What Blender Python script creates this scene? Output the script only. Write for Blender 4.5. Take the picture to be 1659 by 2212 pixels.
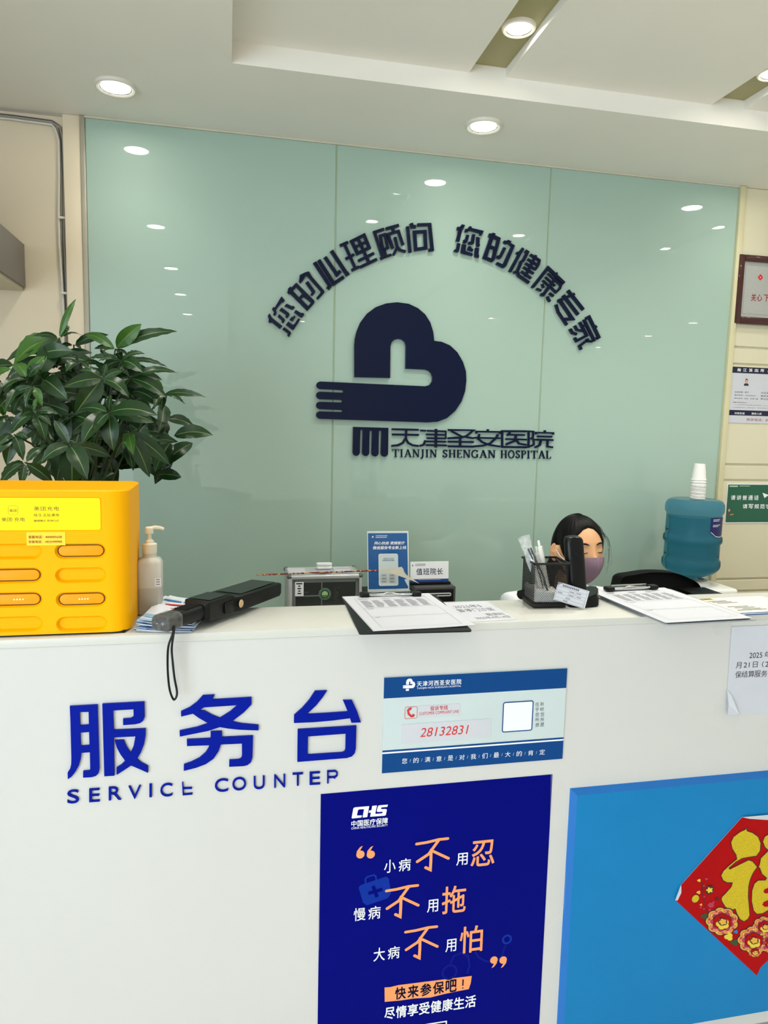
import bpy, bmesh, math, random
from mathutils import Vector, Matrix
from mathutils.geometry import tessellate_polygon
random.seed(7)
PI = math.pi
SC = bpy.context.scene
COL = SC.collection
for o in list(bpy.data.objects):
    bpy.data.objects.remove(o)

# ------------------------------------------------------------------ camera
F, YAW, PITCH, ROLL = 1556.85, .21554, .11707, -.02341     # focal length in pixels of a 1659x2212 frame
CX, CY, EYE = 829.5, 1106.0, 1.55
_cy, _sy, _cp, _sp = math.cos(YAW), math.sin(YAW), math.cos(PITCH), math.sin(PITCH)
_fw = Vector((_sy * _cp, _cy * _cp, -_sp)); _rt0 = Vector((_cy, -_sy, 0)); _dn0 = _fw.cross(_rt0)
_cr, _sr = math.cos(ROLL), math.sin(ROLL)
_rt = _rt0 * _cr + _dn0 * _sr; _dn = _dn0 * _cr - _rt0 * _sr
camd = bpy.data.cameras.new('camera'); cam = bpy.data.objects.new('camera', camd); COL.objects.link(cam)
camd.sensor_fit = 'HORIZONTAL'; camd.sensor_width = 36.0; camd.lens = 36.0 * F / 1659.0
camd.clip_start = .02; camd.clip_end = 60
m = Matrix.Identity(4)
for i in range(3):
    m[i][0] = _rt[i]; m[i][1] = -_dn[i]; m[i][2] = -_fw[i]
m[2][3] = EYE
cam.matrix_world = m
SC.camera = cam

# ------------------------------------------------------------------ view, world, daylight
SC.view_settings.view_transform = 'Standard'; SC.view_settings.look = 'None'
SC.view_settings.gamma = 1.0; SC.view_settings.use_curve_mapping = False
SC.view_settings.exposure = 0.6
try:
    SC.cycles.max_bounces = 8; SC.cycles.diffuse_bounces = 4; SC.cycles.glossy_bounces = 4
    SC.cycles.transmission_bounces = 8; SC.cycles.transparent_max_bounces = 12
    SC.cycles.sample_clamp_indirect = 6.0; SC.cycles.caustics_reflective = False; SC.cycles.caustics_refractive = False
    SC.cycles.use_denoising = True
except Exception:
    pass
w = bpy.data.worlds.new('world'); SC.world = w; w.use_nodes = True
w.node_tree.nodes['Background'].inputs[0].default_value = (.75, .86, 1, 1)
w.node_tree.nodes['Background'].inputs[1].default_value = 1.2

def area(name, loc, rot, sx, sy, power, col):
    l = bpy.data.lights.new(name, 'AREA'); l.shape = 'RECTANGLE'; l.size = sx; l.size_y = sy; l.energy = power; l.color = col
    o = bpy.data.objects.new(name, l); COL.objects.link(o); o.location = loc; o.rotation_euler = rot
    return o
DAY_LEFT = 124
area('daylight_through_side_window', (-2.42, -2.9, 1.35), (0, -PI / 2, 0), 2.0, 5.0, DAY_LEFT, (.73, .87, 1.0))
LAMP, SPOT = 30.0, 9.5

# ------------------------------------------------------------------ geometry helpers
def ray(x, y):
    return _rt * ((x - CX) / F) + _dn * ((y - CY) / F) + _fw
def onY(x, y, Y):
    d = ray(x, y); d = d * (Y / d.y); return Vector((d.x, d.y, d.z + EYE))
def onZ(x, y, Z):
    d = ray(x, y); d = d * ((Z - EYE) / d.z); return Vector((d.x, d.y, d.z + EYE))
def onX(x, y, X):
    d = ray(x, y); d = d * (X / d.x); return Vector((d.x, d.y, d.z + EYE))

def lin(c):
    r = []
    for v in c[:3]:
        v /= 255.0
        r.append(v / 12.92 if v <= .04045 else ((v + .055) / 1.055) ** 2.4)
    return (r[0], r[1], r[2], 1)
_M = {}
def M(name, rgb, rough=.5, metal=0, coat=0, noise=.05, nscale=12, trans=0, ior=1.45, emis=0, spec=.5, bump=0, alpha=1, coat_rough=.03, sss=0):
    if name in _M: return _M[name]
    mt = bpy.data.materials.new(name); mt.use_nodes = True
    nt = mt.node_tree; b = nt.nodes['Principled BSDF']
    c = lin(rgb)
    if noise or bump:
        tc = nt.nodes.new('ShaderNodeTexCoord'); nz = nt.nodes.new('ShaderNodeTexNoise')
        nz.inputs['Scale'].default_value = nscale; nz.inputs['Detail'].default_value = 4
        nt.links.new(tc.outputs['Object'], nz.inputs['Vector'])
        if noise:
            cr = nt.nodes.new('ShaderNodeValToRGB')
            cr.color_ramp.elements[0].position = .3; cr.color_ramp.elements[1].position = .7
            cr.color_ramp.elements[0].color = tuple(max(0, v * (1 - noise)) for v in c[:3]) + (1,)
            cr.color_ramp.elements[1].color = tuple(min(1, v * (1 + noise)) for v in c[:3]) + (1,)
            nt.links.new(nz.outputs['Fac'], cr.inputs['Fac']); nt.links.new(cr.outputs['Color'], b.inputs['Base Color'])
        else:
            b.inputs['Base Color'].default_value = c
        if bump:
            bp = nt.nodes.new('ShaderNodeBump'); bp.inputs['Strength'].default_value = bump; bp.inputs['Distance'].default_value = .002
            nt.links.new(nz.outputs['Fac'], bp.inputs['Height']); nt.links.new(bp.outputs['Normal'], b.inputs['Normal'])
    else:
        b.inputs['Base Color'].default_value = c
    b.inputs['Roughness'].default_value = rough; b.inputs['Metallic'].default_value = metal
    b.inputs['Coat Weight'].default_value = coat; b.inputs['Coat Roughness'].default_value = coat_rough
    b.inputs['Transmission Weight'].default_value = trans; b.inputs['IOR'].default_value = ior
    b.inputs['Specular IOR Level'].default_value = spec; b.inputs['Alpha'].default_value = alpha
    if sss:
        b.inputs['Subsurface Weight'].default_value = sss; b.inputs['Subsurface Radius'].default_value = (.01, .005, .003)
    if emis:
        b.inputs['Emission Color'].default_value = c; b.inputs['Emission Strength'].default_value = emis
    _M[name] = mt
    return mt

_MW = {}                                                   # world matrices of the roots
def tag(o, label=None, cat=None, group=None, kind=None):
    if label: o['label'] = label
    if cat: o['category'] = cat
    if group: o['group'] = group
    if kind: o['kind'] = kind
    return o
def thing(name, label, cat, loc=(0, 0, 0), rz=0, group=None, rot=None):
    o = bpy.data.objects.new(name, None); COL.objects.link(o); o.empty_display_size = .05
    o.location = loc; o.rotation_euler = rot if rot else (0, 0, rz)
    _MW[o.name] = Matrix.Translation(Vector(loc)) @ o.rotation_euler.to_matrix().to_4x4()
    return tag(o, label, cat, group)
def link(name, me, mats, parent=None, world=False, smooth=35):
    o = bpy.data.objects.new(name, me); COL.objects.link(o)
    for mm in (mats if isinstance(mats, (list, tuple)) else [mats]): me.materials.append(mm)
    if smooth:
        for p in me.polygons: p.use_smooth = True
        me.set_sharp_from_angle(angle=math.radians(smooth))
    if parent is not None:
        o.parent = parent
        if world:
            inv = _root_mw(parent).inverted()
            me.transform(inv)
    return o
def _root_mw(o):
    while o is not None:
        if o.name in _MW: return _MW[o.name]
        o = o.parent
    return Matrix.Identity(4)
def obj(name, bm, mats, parent=None, world=False, smooth=35):
    bm.normal_update()
    me = bpy.data.meshes.new(name); bm.to_mesh(me); bm.free()
    return link(name, me, mats, parent, world, smooth)
def pyobj(name, verts, faces, mats, parent=None, world=False, smooth=35, mi=None):
    me = bpy.data.meshes.new(name); me.from_pydata([tuple(v) for v in verts], [], faces)
    if mi:
        for p, k in zip(me.polygons, mi): p.material_index = k
    return link(name, me, mats, parent, world, smooth)
def struct(name, bm, mats, parent=None, smooth=30):
    o = obj(name, bm, mats, parent, smooth=smooth)
    if parent is None: o['kind'] = 'structure'
    return o
def B(): return bmesh.new()
def box(bm, a, b, bev=0, seg=2, mi=0, mat=None):
    """axis-aligned box between two corners, optionally bevelled and transformed"""
    r = bmesh.ops.create_cube(bm, size=1)
    vs = r['verts']; a = Vector(a); b = Vector(b); c = (a + b) / 2; s = b - a
    for v in vs: v.co = Vector((v.co.x * s.x, v.co.y * s.y, v.co.z * s.z)) + c
    fs = set(f for v in vs for f in v.link_faces)
    if bev:
        es = list(set(e for v in vs for e in v.link_edges))
        rr = bmesh.ops.bevel(bm, geom=es, offset=bev, segments=seg, affect='EDGES', profile=.5)
        fs = set(f for v in rr['verts'] for f in v.link_faces) | set(f for f in fs if f.is_valid)
        vs = list(set(v for f in fs for v in f.verts))
    for f in fs: f.material_index = mi
    if mat is not None:
        for v in vs: v.co = mat @ v.co
    return vs
def tube(bm, pts, r, n=8, mi=0, closed=False, cap=True):
    pts = [Vector(p) for p in pts]; rs = r if isinstance(r, (list, tuple)) else [r] * len(pts)
    rings = []; up = None
    for i, p in enumerate(pts):
        a = pts[i - 1] if (i > 0 or closed) else p; b = pts[(i + 1) % len(pts)] if (i < len(pts) - 1 or closed) else p
        t = (b - a)
        t = t.normalized() if t.length > 1e-9 else Vector((0, 0, 1))
        if up is None:
            up = Vector((0, 0, 1)) if abs(t.z) < .9 else Vector((1, 0, 0))
        u = (up - t * up.dot(t)); u = u.normalized() if u.length > 1e-6 else t.orthogonal().normalized()
        up = u; v = t.cross(u)
        rings.append([bm.verts.new(p + (u * math.cos(2 * PI * k / n) + v * math.sin(2 * PI * k / n)) * rs[i]) for k in range(n)])
    m_ = len(rings)
    for i in range(m_ if closed else m_ - 1):
        A, C = rings[i], rings[(i + 1) % m_]
        for k in range(n):
            f = bm.faces.new((A[k], A[(k + 1) % n], C[(k + 1) % n], C[k])); f.material_index = mi
    if cap and not closed:
        f = bm.faces.new(list(reversed(rings[0]))); f.material_index = mi
        f = bm.faces.new(rings[-1]); f.material_index = mi
def smooth_path(pts, k=5):
    pts = [Vector(p) for p in pts]; out = []
    for i in range(len(pts) - 1):
        a = pts[max(0, i - 1)]; b = pts[i]; c = pts[i + 1]; d = pts[min(len(pts) - 1, i + 2)]
        for j in range(k):
            t = j / k; out.append(.5 * ((2 * b) + (c - a) * t + (2 * a - 5 * b + 4 * c - d) * t * t + (3 * b - a - 3 * c + d) * t ** 3))
    return out + [pts[-1]]
def lathe(bm, prof, n=32, c=(0, 0, 0), mi=0, cap0=True, cap1=True, mat=None):
    """profile [(r, z), ...] around the z axis through c"""
    c = Vector(c); rings = []
    for r, z in prof:
        ring = []
        for k in range(n):
            p = c + Vector((r * math.cos(2 * PI * k / n), r * math.sin(2 * PI * k / n), z))
            ring.append(bm.verts.new(mat @ p if mat is not None else p))
        rings.append(ring)
    for i in range(len(rings) - 1):
        for k in range(n):
            f = bm.faces.new((rings[i][k], rings[i][(k + 1) % n], rings[i + 1][(k + 1) % n], rings[i + 1][k])); f.material_index = mi
    if cap0: bm.faces.new(list(reversed(rings[0]))).material_index = mi
    if cap1: bm.faces.new(rings[-1]).material_index = mi
def ball(bm, c, r, s=(1, 1, 1), u=16, v=12, mi=0):
    rr = bmesh.ops.create_uvsphere(bm, u_segments=u, v_segments=v, radius=r)
    for q in rr['verts']: q.co = Vector((q.co.x * s[0], q.co.y * s[1], q.co.z * s[2])) + Vector(c)
    for f in set(f for q in rr['verts'] for f in q.link_faces): f.material_index = mi

# ---------------------------------------------------------------- flat shapes: (list of 2d verts, list of tris)
def poly_shape(*loops):
    vs = [[Vector((p[0], p[1], 0)) for p in l] for l in loops]
    t = tessellate_polygon(vs)
    flat = [(p[0], p[1]) for l in loops for p in l]
    out = []
    for a, b, c in t:
        A, Bp, Cp = flat[a], flat[b], flat[c]
        s = (Bp[0] - A[0]) * (Cp[1] - A[1]) - (Cp[0] - A[0]) * (Bp[1] - A[1])
        if abs(s) < 1e-14: continue
        out.append((a, b, c) if s > 0 else (a, c, b))
    return flat, out
def stroke_shape(pts, wd, closed=False):
    P = [Vector((p[0], p[1])) for p in pts]; n = len(P); L, R = [], []
    for i in range(n):
        a = P[i - 1] if (i > 0 or closed) else None; b = P[(i + 1) % n] if (i < n - 1 or closed) else None
        d0 = (P[i] - a).normalized() if a is not None else None; d1 = (b - P[i]).normalized() if b is not None else None
        if d0 is None: d0 = d1
        if d1 is None: d1 = d0
        n0 = Vector((-d0.y, d0.x)); n1 = Vector((-d1.y, d1.x)); mm = n0 + n1
        mm = mm.normalized() if mm.length > 1e-6 else n0
        k = wd / 2 / max(.45, mm.dot(n0))
        L.append(P[i] + mm * k); R.append(P[i] - mm * k)
    vs = [(p.x, p.y) for p in L + R]; ts = []
    for i in range(n if closed else n - 1):
        j = (i + 1) % n
        for t in ((i, n + i, n + j), (i, n + j, j)):
            A, Bp, Cp = (vs[q] for q in t)
            s = (Bp[0] - A[0]) * (Cp[1] - A[1]) - (Cp[0] - A[0]) * (Bp[1] - A[1])
            ts.append(t if s > 0 else (t[0], t[2], t[1]))
    return vs, ts
def disc_shape(cx, cy, r, n=24, ry=None, a0=0, a1=2 * PI):
    ry = ry or r
    return poly_shape([(cx + r * math.cos(2 * PI * k / n), cy + ry * math.sin(2 * PI * k / n)) for k in range(n)])
def rrect_pts(x0, y0, x1, y1, r, n=5):
    out = []
    for cx, cy, a in ((x1 - r, y1 - r, 0), (x0 + r, y1 - r, PI / 2), (x0 + r, y0 + r, PI), (x1 - r, y0 + r, 1.5 * PI)):
        for k in range(n + 1):
            t = a + PI / 2 * k / n
            out.append((cx + r * math.cos(t), cy + r * math.sin(t)))
    return out
def merge_shapes(lst, step=.00012):
    V, T = [], []
    for k, (v, t) in enumerate(lst):
        o_ = len(V); V += [(p[0], p[1], (p[2] if len(p) > 2 else 0) + k * step) for p in v]; T += [tuple(i + o_ for i in q) for q in t]
    return V, T
_TX = {}
def text_shape(s, off=0.0, space=1.0, shear=0.0):
    key = (s, off, space, shear)
    if key in _TX: return _TX[key]
    cu = bpy.data.curves.new('t', 'FONT'); cu.body = s; cu.size = 1; cu.resolution_u = 5; cu.space_character = space; cu.shear = shear
    ob = bpy.data.objects.new('t', cu); COL.objects.link(ob)
    dg = bpy.context.evaluated_depsgraph_get(); dg.update()
    me = bpy.data.meshes.new_from_object(ob.evaluated_get(dg))
    v = [(q.co.x, q.co.y) for q in me.vertices]; ts = []
    for p in me.polygons:
        q = list(p.vertices)
        for i in range(1, len(q) - 1):
            a, b, c = q[0], q[i], q[i + 1]
            s2 = (v[b][0] - v[a][0]) * (v[c][1] - v[a][1]) - (v[c][0] - v[a][0]) * (v[b][1] - v[a][1])
            ts.append((a, b, c) if s2 > 0 else (a, c, b))
    bpy.data.objects.remove(ob); bpy.data.curves.remove(cu); bpy.data.meshes.remove(me)
    sh = (v, ts)
    if off:                                                # a bolder weight: the outline laid over itself, each layer a hair higher
        d = off * .7
        sh = merge_shapes([([(p[0] + a, p[1] + b) for p in v], ts) for a, b in ((0, 0), (off, 0), (-off, 0), (0, off), (0, -off), (d, d), (-d, d), (d, -d), (-d, -d))], .000022)
    _TX[key] = sh
    return sh
def fit(shape, x0, y0, x1, y1):
    v, t = shape
    if not v: return shape
    ax = min(p[0] for p in v); bx = max(p[0] for p in v); ay = min(p[1] for p in v); by = max(p[1] for p in v)
    return [(x0 + (p[0] - ax) / max(1e-6, bx - ax) * (x1 - x0), y0 + (p[1] - ay) / max(1e-6, by - ay) * (y1 - y0)) + tuple(p[2:]) for p in v], t
def extrude_shape(shape, place, n, depth, name, mats, parent=None, back=0.0):
    """shape -> solid: place maps 2d to the world on the mounting plane, n is the outward normal"""
    v, t = shape; n = Vector(n)
    P = [place(p) for p in v]
    V = [p + n * (depth + (q[2] if len(q) > 2 else 0)) for p, q in zip(P, v)] + [p - n * back for p in P]; k = len(P)
    fs = []; cnt = {}
    flip = sum((P[q[1]] - P[q[0]]).cross(P[q[2]] - P[q[0]]).dot(n) for q in t) < 0
    for q in t:
        q = tuple(reversed(q)) if flip else q
        fs.append(q); fs.append(tuple(i + k for i in reversed(q)))
        for i in range(3):
            cnt[(q[i], q[(i + 1) % 3])] = 1
    for (i, j) in list(cnt):
        if (j, i) not in cnt: fs.append((j, i, i + k, j + k))
    return pyobj(name, V, fs, mats, parent, world=parent is not None, smooth=30)

class Sheet:
    """a flat printed thing: origin (lower left), unit axes, size; printing is laid on in thin layers of the same mesh"""
    def __init__(self, O, U, V, w, h, th=.0006):
        self.O, self.U, self.V, self.w, self.h, self.th = Vector(O), Vector(U).normalized(), Vector(V).normalized(), w, h, th
        self.N = self.U.cross(self.V).normalized(); self.v, self.f, self.mi, self.mats = [], [], [], []
        self.defm = None
    def mat(self, m_):
        if m_ not in self.mats: self.mats.append(m_)
        return self.mats.index(m_)
    def P(self, p, d=0):
        q = self.O + self.U * p[0] + self.V * p[1] + self.N * d
        if self.defm: q = q + self.N * self.defm(p[0] / self.w, p[1] / self.h)
        return q
    def uv(self, x, y):
        d = ray(x, y); o = Vector((0, 0, EYE)); t = (self.O - o).dot(self.N) / d.dot(self.N)
        q = o + d * t - self.O
        return (q.dot(self.U), q.dot(self.V))
    def base(self, m_, m_back=None, pts=None, nx=1, ny=1):
        k = self.mat(m_); kb = self.mat(m_back) if m_back else k
        if pts is None:
            o_ = len(self.v)
            for s in (0, 1):
                for j in range(ny + 1):
                    for i in range(nx + 1): self.v.append(self.P((self.w * i / nx, self.h * j / ny), -s * self.th))
            st = (nx + 1) * (ny + 1)
            for j in range(ny):
                for i in range(nx):
                    a = o_ + j * (nx + 1) + i; q = (a, a + 1, a + nx + 2, a + nx + 1)
                    self.f.append(q); self.mi.append(k); self.f.append(tuple(x + st for x in reversed(q))); self.mi.append(kb)
            ring = [(i, 0) for i in range(nx)] + [(nx, j) for j in range(ny)] + [(i, ny) for i in range(nx, 0, -1)] + [(0, j) for j in range(ny, 0, -1)]
            for i in range(len(ring)):
                a = ring[i]; b = ring[(i + 1) % len(ring)]
                ia = o_ + a[1] * (nx + 1) + a[0]; ib = o_ + b[1] * (nx + 1) + b[0]
                self.f.append((ib, ia, ia + st, ib + st)); self.mi.append(kb)
        else:
            sh = poly_shape(pts); n = len(sh[0]); o_ = len(self.v)
            self.v += [self.P(p) for p in sh[0]] + [self.P(p, -self.th) for p in sh[0]]
            for q in sh[1]:
                self.f.append(tuple(x + o_ for x in q)); self.mi.append(k)
                self.f.append(tuple(x + o_ + n for x in reversed(q))); self.mi.append(kb)
            ccw = sum(pts[i][0] * pts[(i + 1) % n][1] - pts[(i + 1) % n][0] * pts[i][1] for i in range(n)) > 0
            for i in range(n):
                j = (i + 1) % n; q = (o_ + j, o_ + i, o_ + i + n, o_ + j + n)
                self.f.append(q if ccw else tuple(reversed(q))); self.mi.append(kb)
        return self
    def add(self, shape, m_, layer=1, lift=.00035):
        k = self.mat(m_); o_ = len(self.v)
        self.v += [self.P(p, layer * lift + (p[2] if len(p) > 2 else 0)) for p in shape[0]]
        for q in shape[1]: self.f.append(tuple(x + o_ for x in q)); self.mi.append(k)
        return self
    def px(self, pts): return [self.uv(*p) for p in pts]
    def poly_px(self, pts, m_, layer=1): return self.add(poly_shape(self.px(pts)), m_, layer)
    def rect_px(self, tl, br, m_, layer=1, r=0):
        a = self.uv(*tl); b = self.uv(*br)
        pts = rrect_pts(a[0], b[1], b[0], a[1], r) if r else [(a[0], b[1]), (b[0], b[1]), (b[0], a[1]), (a[0], a[1])]
        return self.add(poly_shape(pts), m_, layer)
    def text_px(self, s, tl, br, m_, layer=1, off=0.0, space=1.0, shear=0.0, wd=None):
        a = self.uv(*tl); b = self.uv(*br)
        return self.add(fit(text_shape(s, off, space, shear), a[0], b[1], b[0], a[1]), m_, layer)
    def stroke_px(self, pts, wd, m_, layer=1, closed=False): return self.add(stroke_shape(self.px(pts), wd, closed), m_, layer)
    def rect(self, x0, y0, x1, y1, m_, layer=1, r=0):
        return self.add(poly_shape(rrect_pts(x0, y0, x1, y1, r) if r else [(x0, y0), (x1, y0), (x1, y1), (x0, y1)]), m_, layer)
    def text(self, s, x0, y0, x1, y1, m_, layer=1, off=0.0, space=1.0, shear=0.0):
        return self.add(fit(text_shape(s, off, space, shear), x0, y0, x1, y1), m_, layer)
    def outline(self, x0, y0, x1, y1, wd, m_, layer=1, r=0):
        pts = rrect_pts(x0, y0, x1, y1, r) if r else [(x0, y0), (x1, y0), (x1, y1), (x0, y1)]
        return self.add(stroke_shape(pts, wd, True), m_, layer)
    def build(self, name, parent=None):
        return pyobj(name, self.v, self.f, self.mats, parent, world=parent is not None, smooth=0, mi=self.mi)
def crop(ox, oy, s): return lambda *p: [(ox + a * s, oy + b * s) for a, b in p]

# ================================================================== SETTING
YW = 2.72; ZC = EYE + 1.0154; ZR = ZC + .060; ZS = ZR + .026; YC = 2.226; YF = 1.39; ZT = 1.15
XL, XR, YB = -2.4, 5.6, -6.2
m_ceil = M('ceiling_paint', (240, 236, 226), .7, noise=.02, nscale=3)
m_olive = M('olive_gold_paint', (162, 154, 110), .45, noise=.03)
m_cream = M('cream_wall_panel', (218, 211, 182), .5, noise=.02, nscale=4)
m_cream2 = M('cream_trim', (208, 200, 162), .45, noise=.02)
m_beige = M('beige_wall_paint', (232, 217, 190), .6, noise=.03, nscale=3)
m_glass = M('green_back_painted_glass', (164, 189, 175), .45, noise=.012, nscale=1.5, coat=1.0, coat_rough=.012, spec=.3)
m_seam = M('silicone_seam', (152, 170, 140), .5)
m_floor = M('floor_tile', (228, 220, 206), .3, noise=.03, nscale=2)
m_white_wall = M('white_wall_paint', (236, 232, 222), .6, noise=.02)

# floor
bm = B(); box(bm, (XL - .2, YB - .2, -.1), (XR + .2, YW + .3, 0)); struct('floor', bm, m_floor)
# ceiling: soffit band, coffer with olive strip slots
bm = B()
def quad(bm, *p, mi=0):
    f = bm.faces.new([bm.verts.new(q) for q in p]); f.material_index = mi; return f
CX0, CX1, CY0 = .015, 5.2, -4.5
H = lambda x0, y0, x1, y1, z, mi=0: quad(bm, (x0, y0, z), (x0, y1, z), (x1, y1, z), (x1, y0, z), mi=mi)
H(XL - .2, YB - .2, CX0, YW + .3, ZC); H(CX0, YC, XR + .2, YW + .3, ZC); H(CX1, YB - .2, XR + .2, YC, ZC); H(CX0, YB - .2, CX1, CY0, ZC)
def wallq(x0, y0, x1, y1, z0, z1, mi=0): quad(bm, (x0, y0, z0), (x1, y1, z0), (x1, y1, z1), (x0, y0, z1), mi=mi)
wallq(CX0, YC, CX1, YC, ZC, ZR); wallq(CX0, CY0, CX0, YC, ZC, ZR); wallq(CX1, YC, CX1, CY0, ZC, ZR); wallq(CX1, CY0, CX0, CY0, ZC, ZR)
STR = [(.72, .838), (1.555, 1.675), (2.49, 2.61), (3.33, 3.45), (4.17, 4.29)]
xs = [CX0] + [v for s in STR for v in s] + [CX1]
for i in range(0, len(xs), 2): H(xs[i], CY0, xs[i + 1], YC, ZR)
for a, b in STR:
    H(a, CY0, b, YC, ZS, 1)
    wallq(a, CY0, a, YC, ZR, ZS); wallq(b, YC, b, CY0, ZR, ZS); wallq(a, YC, b, YC, ZR, ZS); wallq(b, CY0, a, CY0, ZR, ZS)
# slab above, so the ceiling is solid
box(bm, (XL - .2, YB - .2, ZS + .02), (XR + .2, YW + .3, ZS + .12))
struct('ceiling', bm, [m_ceil, m_olive])

# back wall with three green glass panels
GX0, GX1 = onY(183, 250, YW).x, onY(1597, 405, YW).x
S1 = (onY(726, 312, YW).x + onY(716, 1200, YW).x) / 2; S2 = (onY(1192, 365, YW).x + onY(1150, 1200, YW).x) / 2
bm = B(); box(bm, (GX0 - .01, YW + .008, 0), (GX1 + .01, YW + .14, ZC))
for s_ in (S1, S2): box(bm, (s_ - .0021, YW + .0008, .05), (s_ + .0021, YW + .009, ZC - .006))
wall_back = struct('wall_back', bm, m_seam)
for i, (a, b) in enumerate(((GX0, S1 - .0022), (S1 + .0022, S2 - .0022), (S2 + .0022, GX1))):
    bm = B(); box(bm, (a, YW, .05), (b, YW + .012, ZC - .006), bev=.0015, seg=1)
    obj('glass_panel', bm, m_glass, wall_back)
# trims round the glass
bm = B(); box(bm, (GX0 - .016, YW - .006, 0), (GX0, YW + .02, ZC - .001), bev=.002); struct('trim_1', bm, M('grey_metal_trim', (176, 170, 152), .4, metal=.3))
bm = B(); box(bm, (GX1, YW - .014, 0), (GX1 + .026, YW + .02, ZC - .001), bev=.003); struct('trim_2', bm, m_cream2)
bm = B(); box(bm, (GX0, YW - .006, ZC - .007), (GX1, YW + .012, ZC - .0005)); struct('trim_3', bm, M('pale_edging', (205, 200, 180), .5))
# beige corner pier and wall at left
bm = B(); box(bm, (GX0 - .072, YW, 0), (GX0 - .016, YW + .2, ZC), bev=.004); struct('pillar', bm, m_beige)
bm = B(); box(bm, (XL, YW + .035, 0), (GX0 - .07, YW + .2, ZC)); struct('wall_left', bm, m_beige)
# cream panelled wall at right: wide boards with narrow bands between
bm = B(); box(bm, (GX1 + .026, YW + .012, 0), (XR + .1, YW + .16, ZC))
zz = [(0, .42), (.428, .49), (.498, .862), (.870, .917), (.925, 1.353), (1.361, 1.421), (1.429, 1.847), (1.855, 1.917), (1.925, ZC)]
for a, b in zz: box(bm, (GX1 + .028, YW + .004, a), (XR + .1, YW + .013, b - .001), bev=.002, seg=1)
struct('wall_right', bm, m_cream)
# the hall behind the camera
bm = B(); box(bm, (XR, YB, 0), (XR + .15, YW + .2, ZC)); struct('wall_east', bm, m_white_wall)
bm = B()
box(bm, (XL - .15, -.4, 0), (XL, YW + .2, ZC)); box(bm, (XL - .15, YB, 0), (XL, -5.4, ZC)); box(bm, (XL - .15, -5.4, 2.35), (XL, -.4, ZC)); box(bm, (XL - .15, -5.4, 0), (XL, -.4, .3))
struct('wall_west', bm, m_white_wall)
bm = B(); box(bm, (XL - .1, YB - .15, 0), (XR + .1, YB, ZC)); struct('wall_front', bm, m_white_wall)
m_alu = M('window_frame_grey', (150, 152, 154), .4, metal=.4)
m_pane = M('clear_glass', (235, 245, 245), .02, trans=1, noise=0, ior=1.45)
bm = B()
for y in (-5.4, -4.15, -2.9, -1.65, -.45): box(bm, (XL - .1, y - .0, .25), (XL - .05, y + .05, 2.35))
box(bm, (XL - .1, -5.4, .25), (XL - .05, -.4, .3)); box(bm, (XL - .1, -5.4, 2.3), (XL - .05, -.4, 2.35))
struct('window_1', bm, m_alu)
# ---------------------------------------------------------------- ceiling downlights
m_rim = M('downlight_rim', (226, 222, 210), .3, noise=.02)
m_chrome = M('chrome', (210, 212, 214), .15, metal=1, noise=0)
m_led = M('led_diffuser', (255, 250, 238), .5, emis=LAMP, noise=0)
def downlight(x, y, z, label, group, r=.062):
    t = thing('downlight', label, 'ceiling light', (x, y, z), 0, group)
    bm = B(); lathe(bm, [(r * .74, -.004), (r * .78, -.009), (r * .9, -.011), (r * .98, -.008), (r, -.001), (r, 0)], 40, cap0=False, cap1=True); obj('rim', bm, m_rim, t)
    bm = B(); lathe(bm, [(r * .70, -.0065), (r * .74, -.0085), (r * .77, -.008)], 40, cap0=False, cap1=False); obj('inner_ring', bm, m_chrome, t)
    bm = B(); lathe(bm, [(.0005, -.0072), (r * .5, -.007), (r * .735, -.0055)], 40, cap1=False); obj('diffuser', bm, m_led, t)
    sp = bpy.data.lights.new('downlight_beam', 'SPOT'); sp.energy = SPOT * (2.2 if z > ZR + .01 else .40 if y > 2.3 else 1.35); sp.spot_size = math.radians(128); sp.spot_blend = 1.0; sp.shadow_soft_size = .03; sp.color = (1, .965, .89)
    so = bpy.data.objects.new('downlight_beam', sp); COL.objects.link(so); so.parent = t; so.location = (0, 0, -.012)
    return t
G1, G2, G3 = 'downlights in the ceiling band', 'downlights in the olive strips', 'downlights of the hall ceiling'
downlight(-.33, 2.46, ZC, 'round downlight with white rim over the left end of the green glass', G1)
downlight(.843, 2.43, ZC, 'round downlight with white rim above the arched slogan', G1)
downlight(2.04, 2.432, ZC, 'round downlight in the ceiling band above the right edge of the glass', G1)
for k, y in enumerate((1.37, .33, -.66, -1.73)):
    downlight(-.36, y, ZC, 'hall downlight reflected at the left of the green glass, %s of the row' % ('first', 'second', 'third', 'fourth')[k], G3)
sl = 'round downlight set in the olive strip ending above the slogan'
downlight(.785, 2.0, ZS, sl, G2, .047)
downlight(1.625, 2.035, ZS, 'round downlight set in the second olive strip, cut by the photo edge', G2, .047)
for x, y, lab in ((.76, 1.487, 'downlight further along the first olive strip, mirrored in the glass'), (1.615, 1.457, 'downlight further along the second olive strip, mirrored in the glass'),
                  (2.55, 1.92, 'downlight at the wall end of the third olive strip, mirrored in the glass'), (2.55, 1.44, 'downlight second along the third olive strip, mirrored in the glass'),
                  (2.55, -1.48, 'downlight far along the third olive strip, mirrored in the glass'), (.78, -2.4, 'downlight far along the first olive strip, mirrored in the glass')):
    downlight(x, y, ZS, lab, G2, .047)
for k, (x, y) in enumerate(((4.4, -.9), (4.6, -.2), (4.55, -1.9), (4.6, -3.1))):
    downlight(x, y, ZR, 'far hall downlight mirrored low at the right of the glass, %s' % ('over the jug side', 'nearest the frame', 'third from the frame', 'nearest the emblem')[k], G3, .055)

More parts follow.
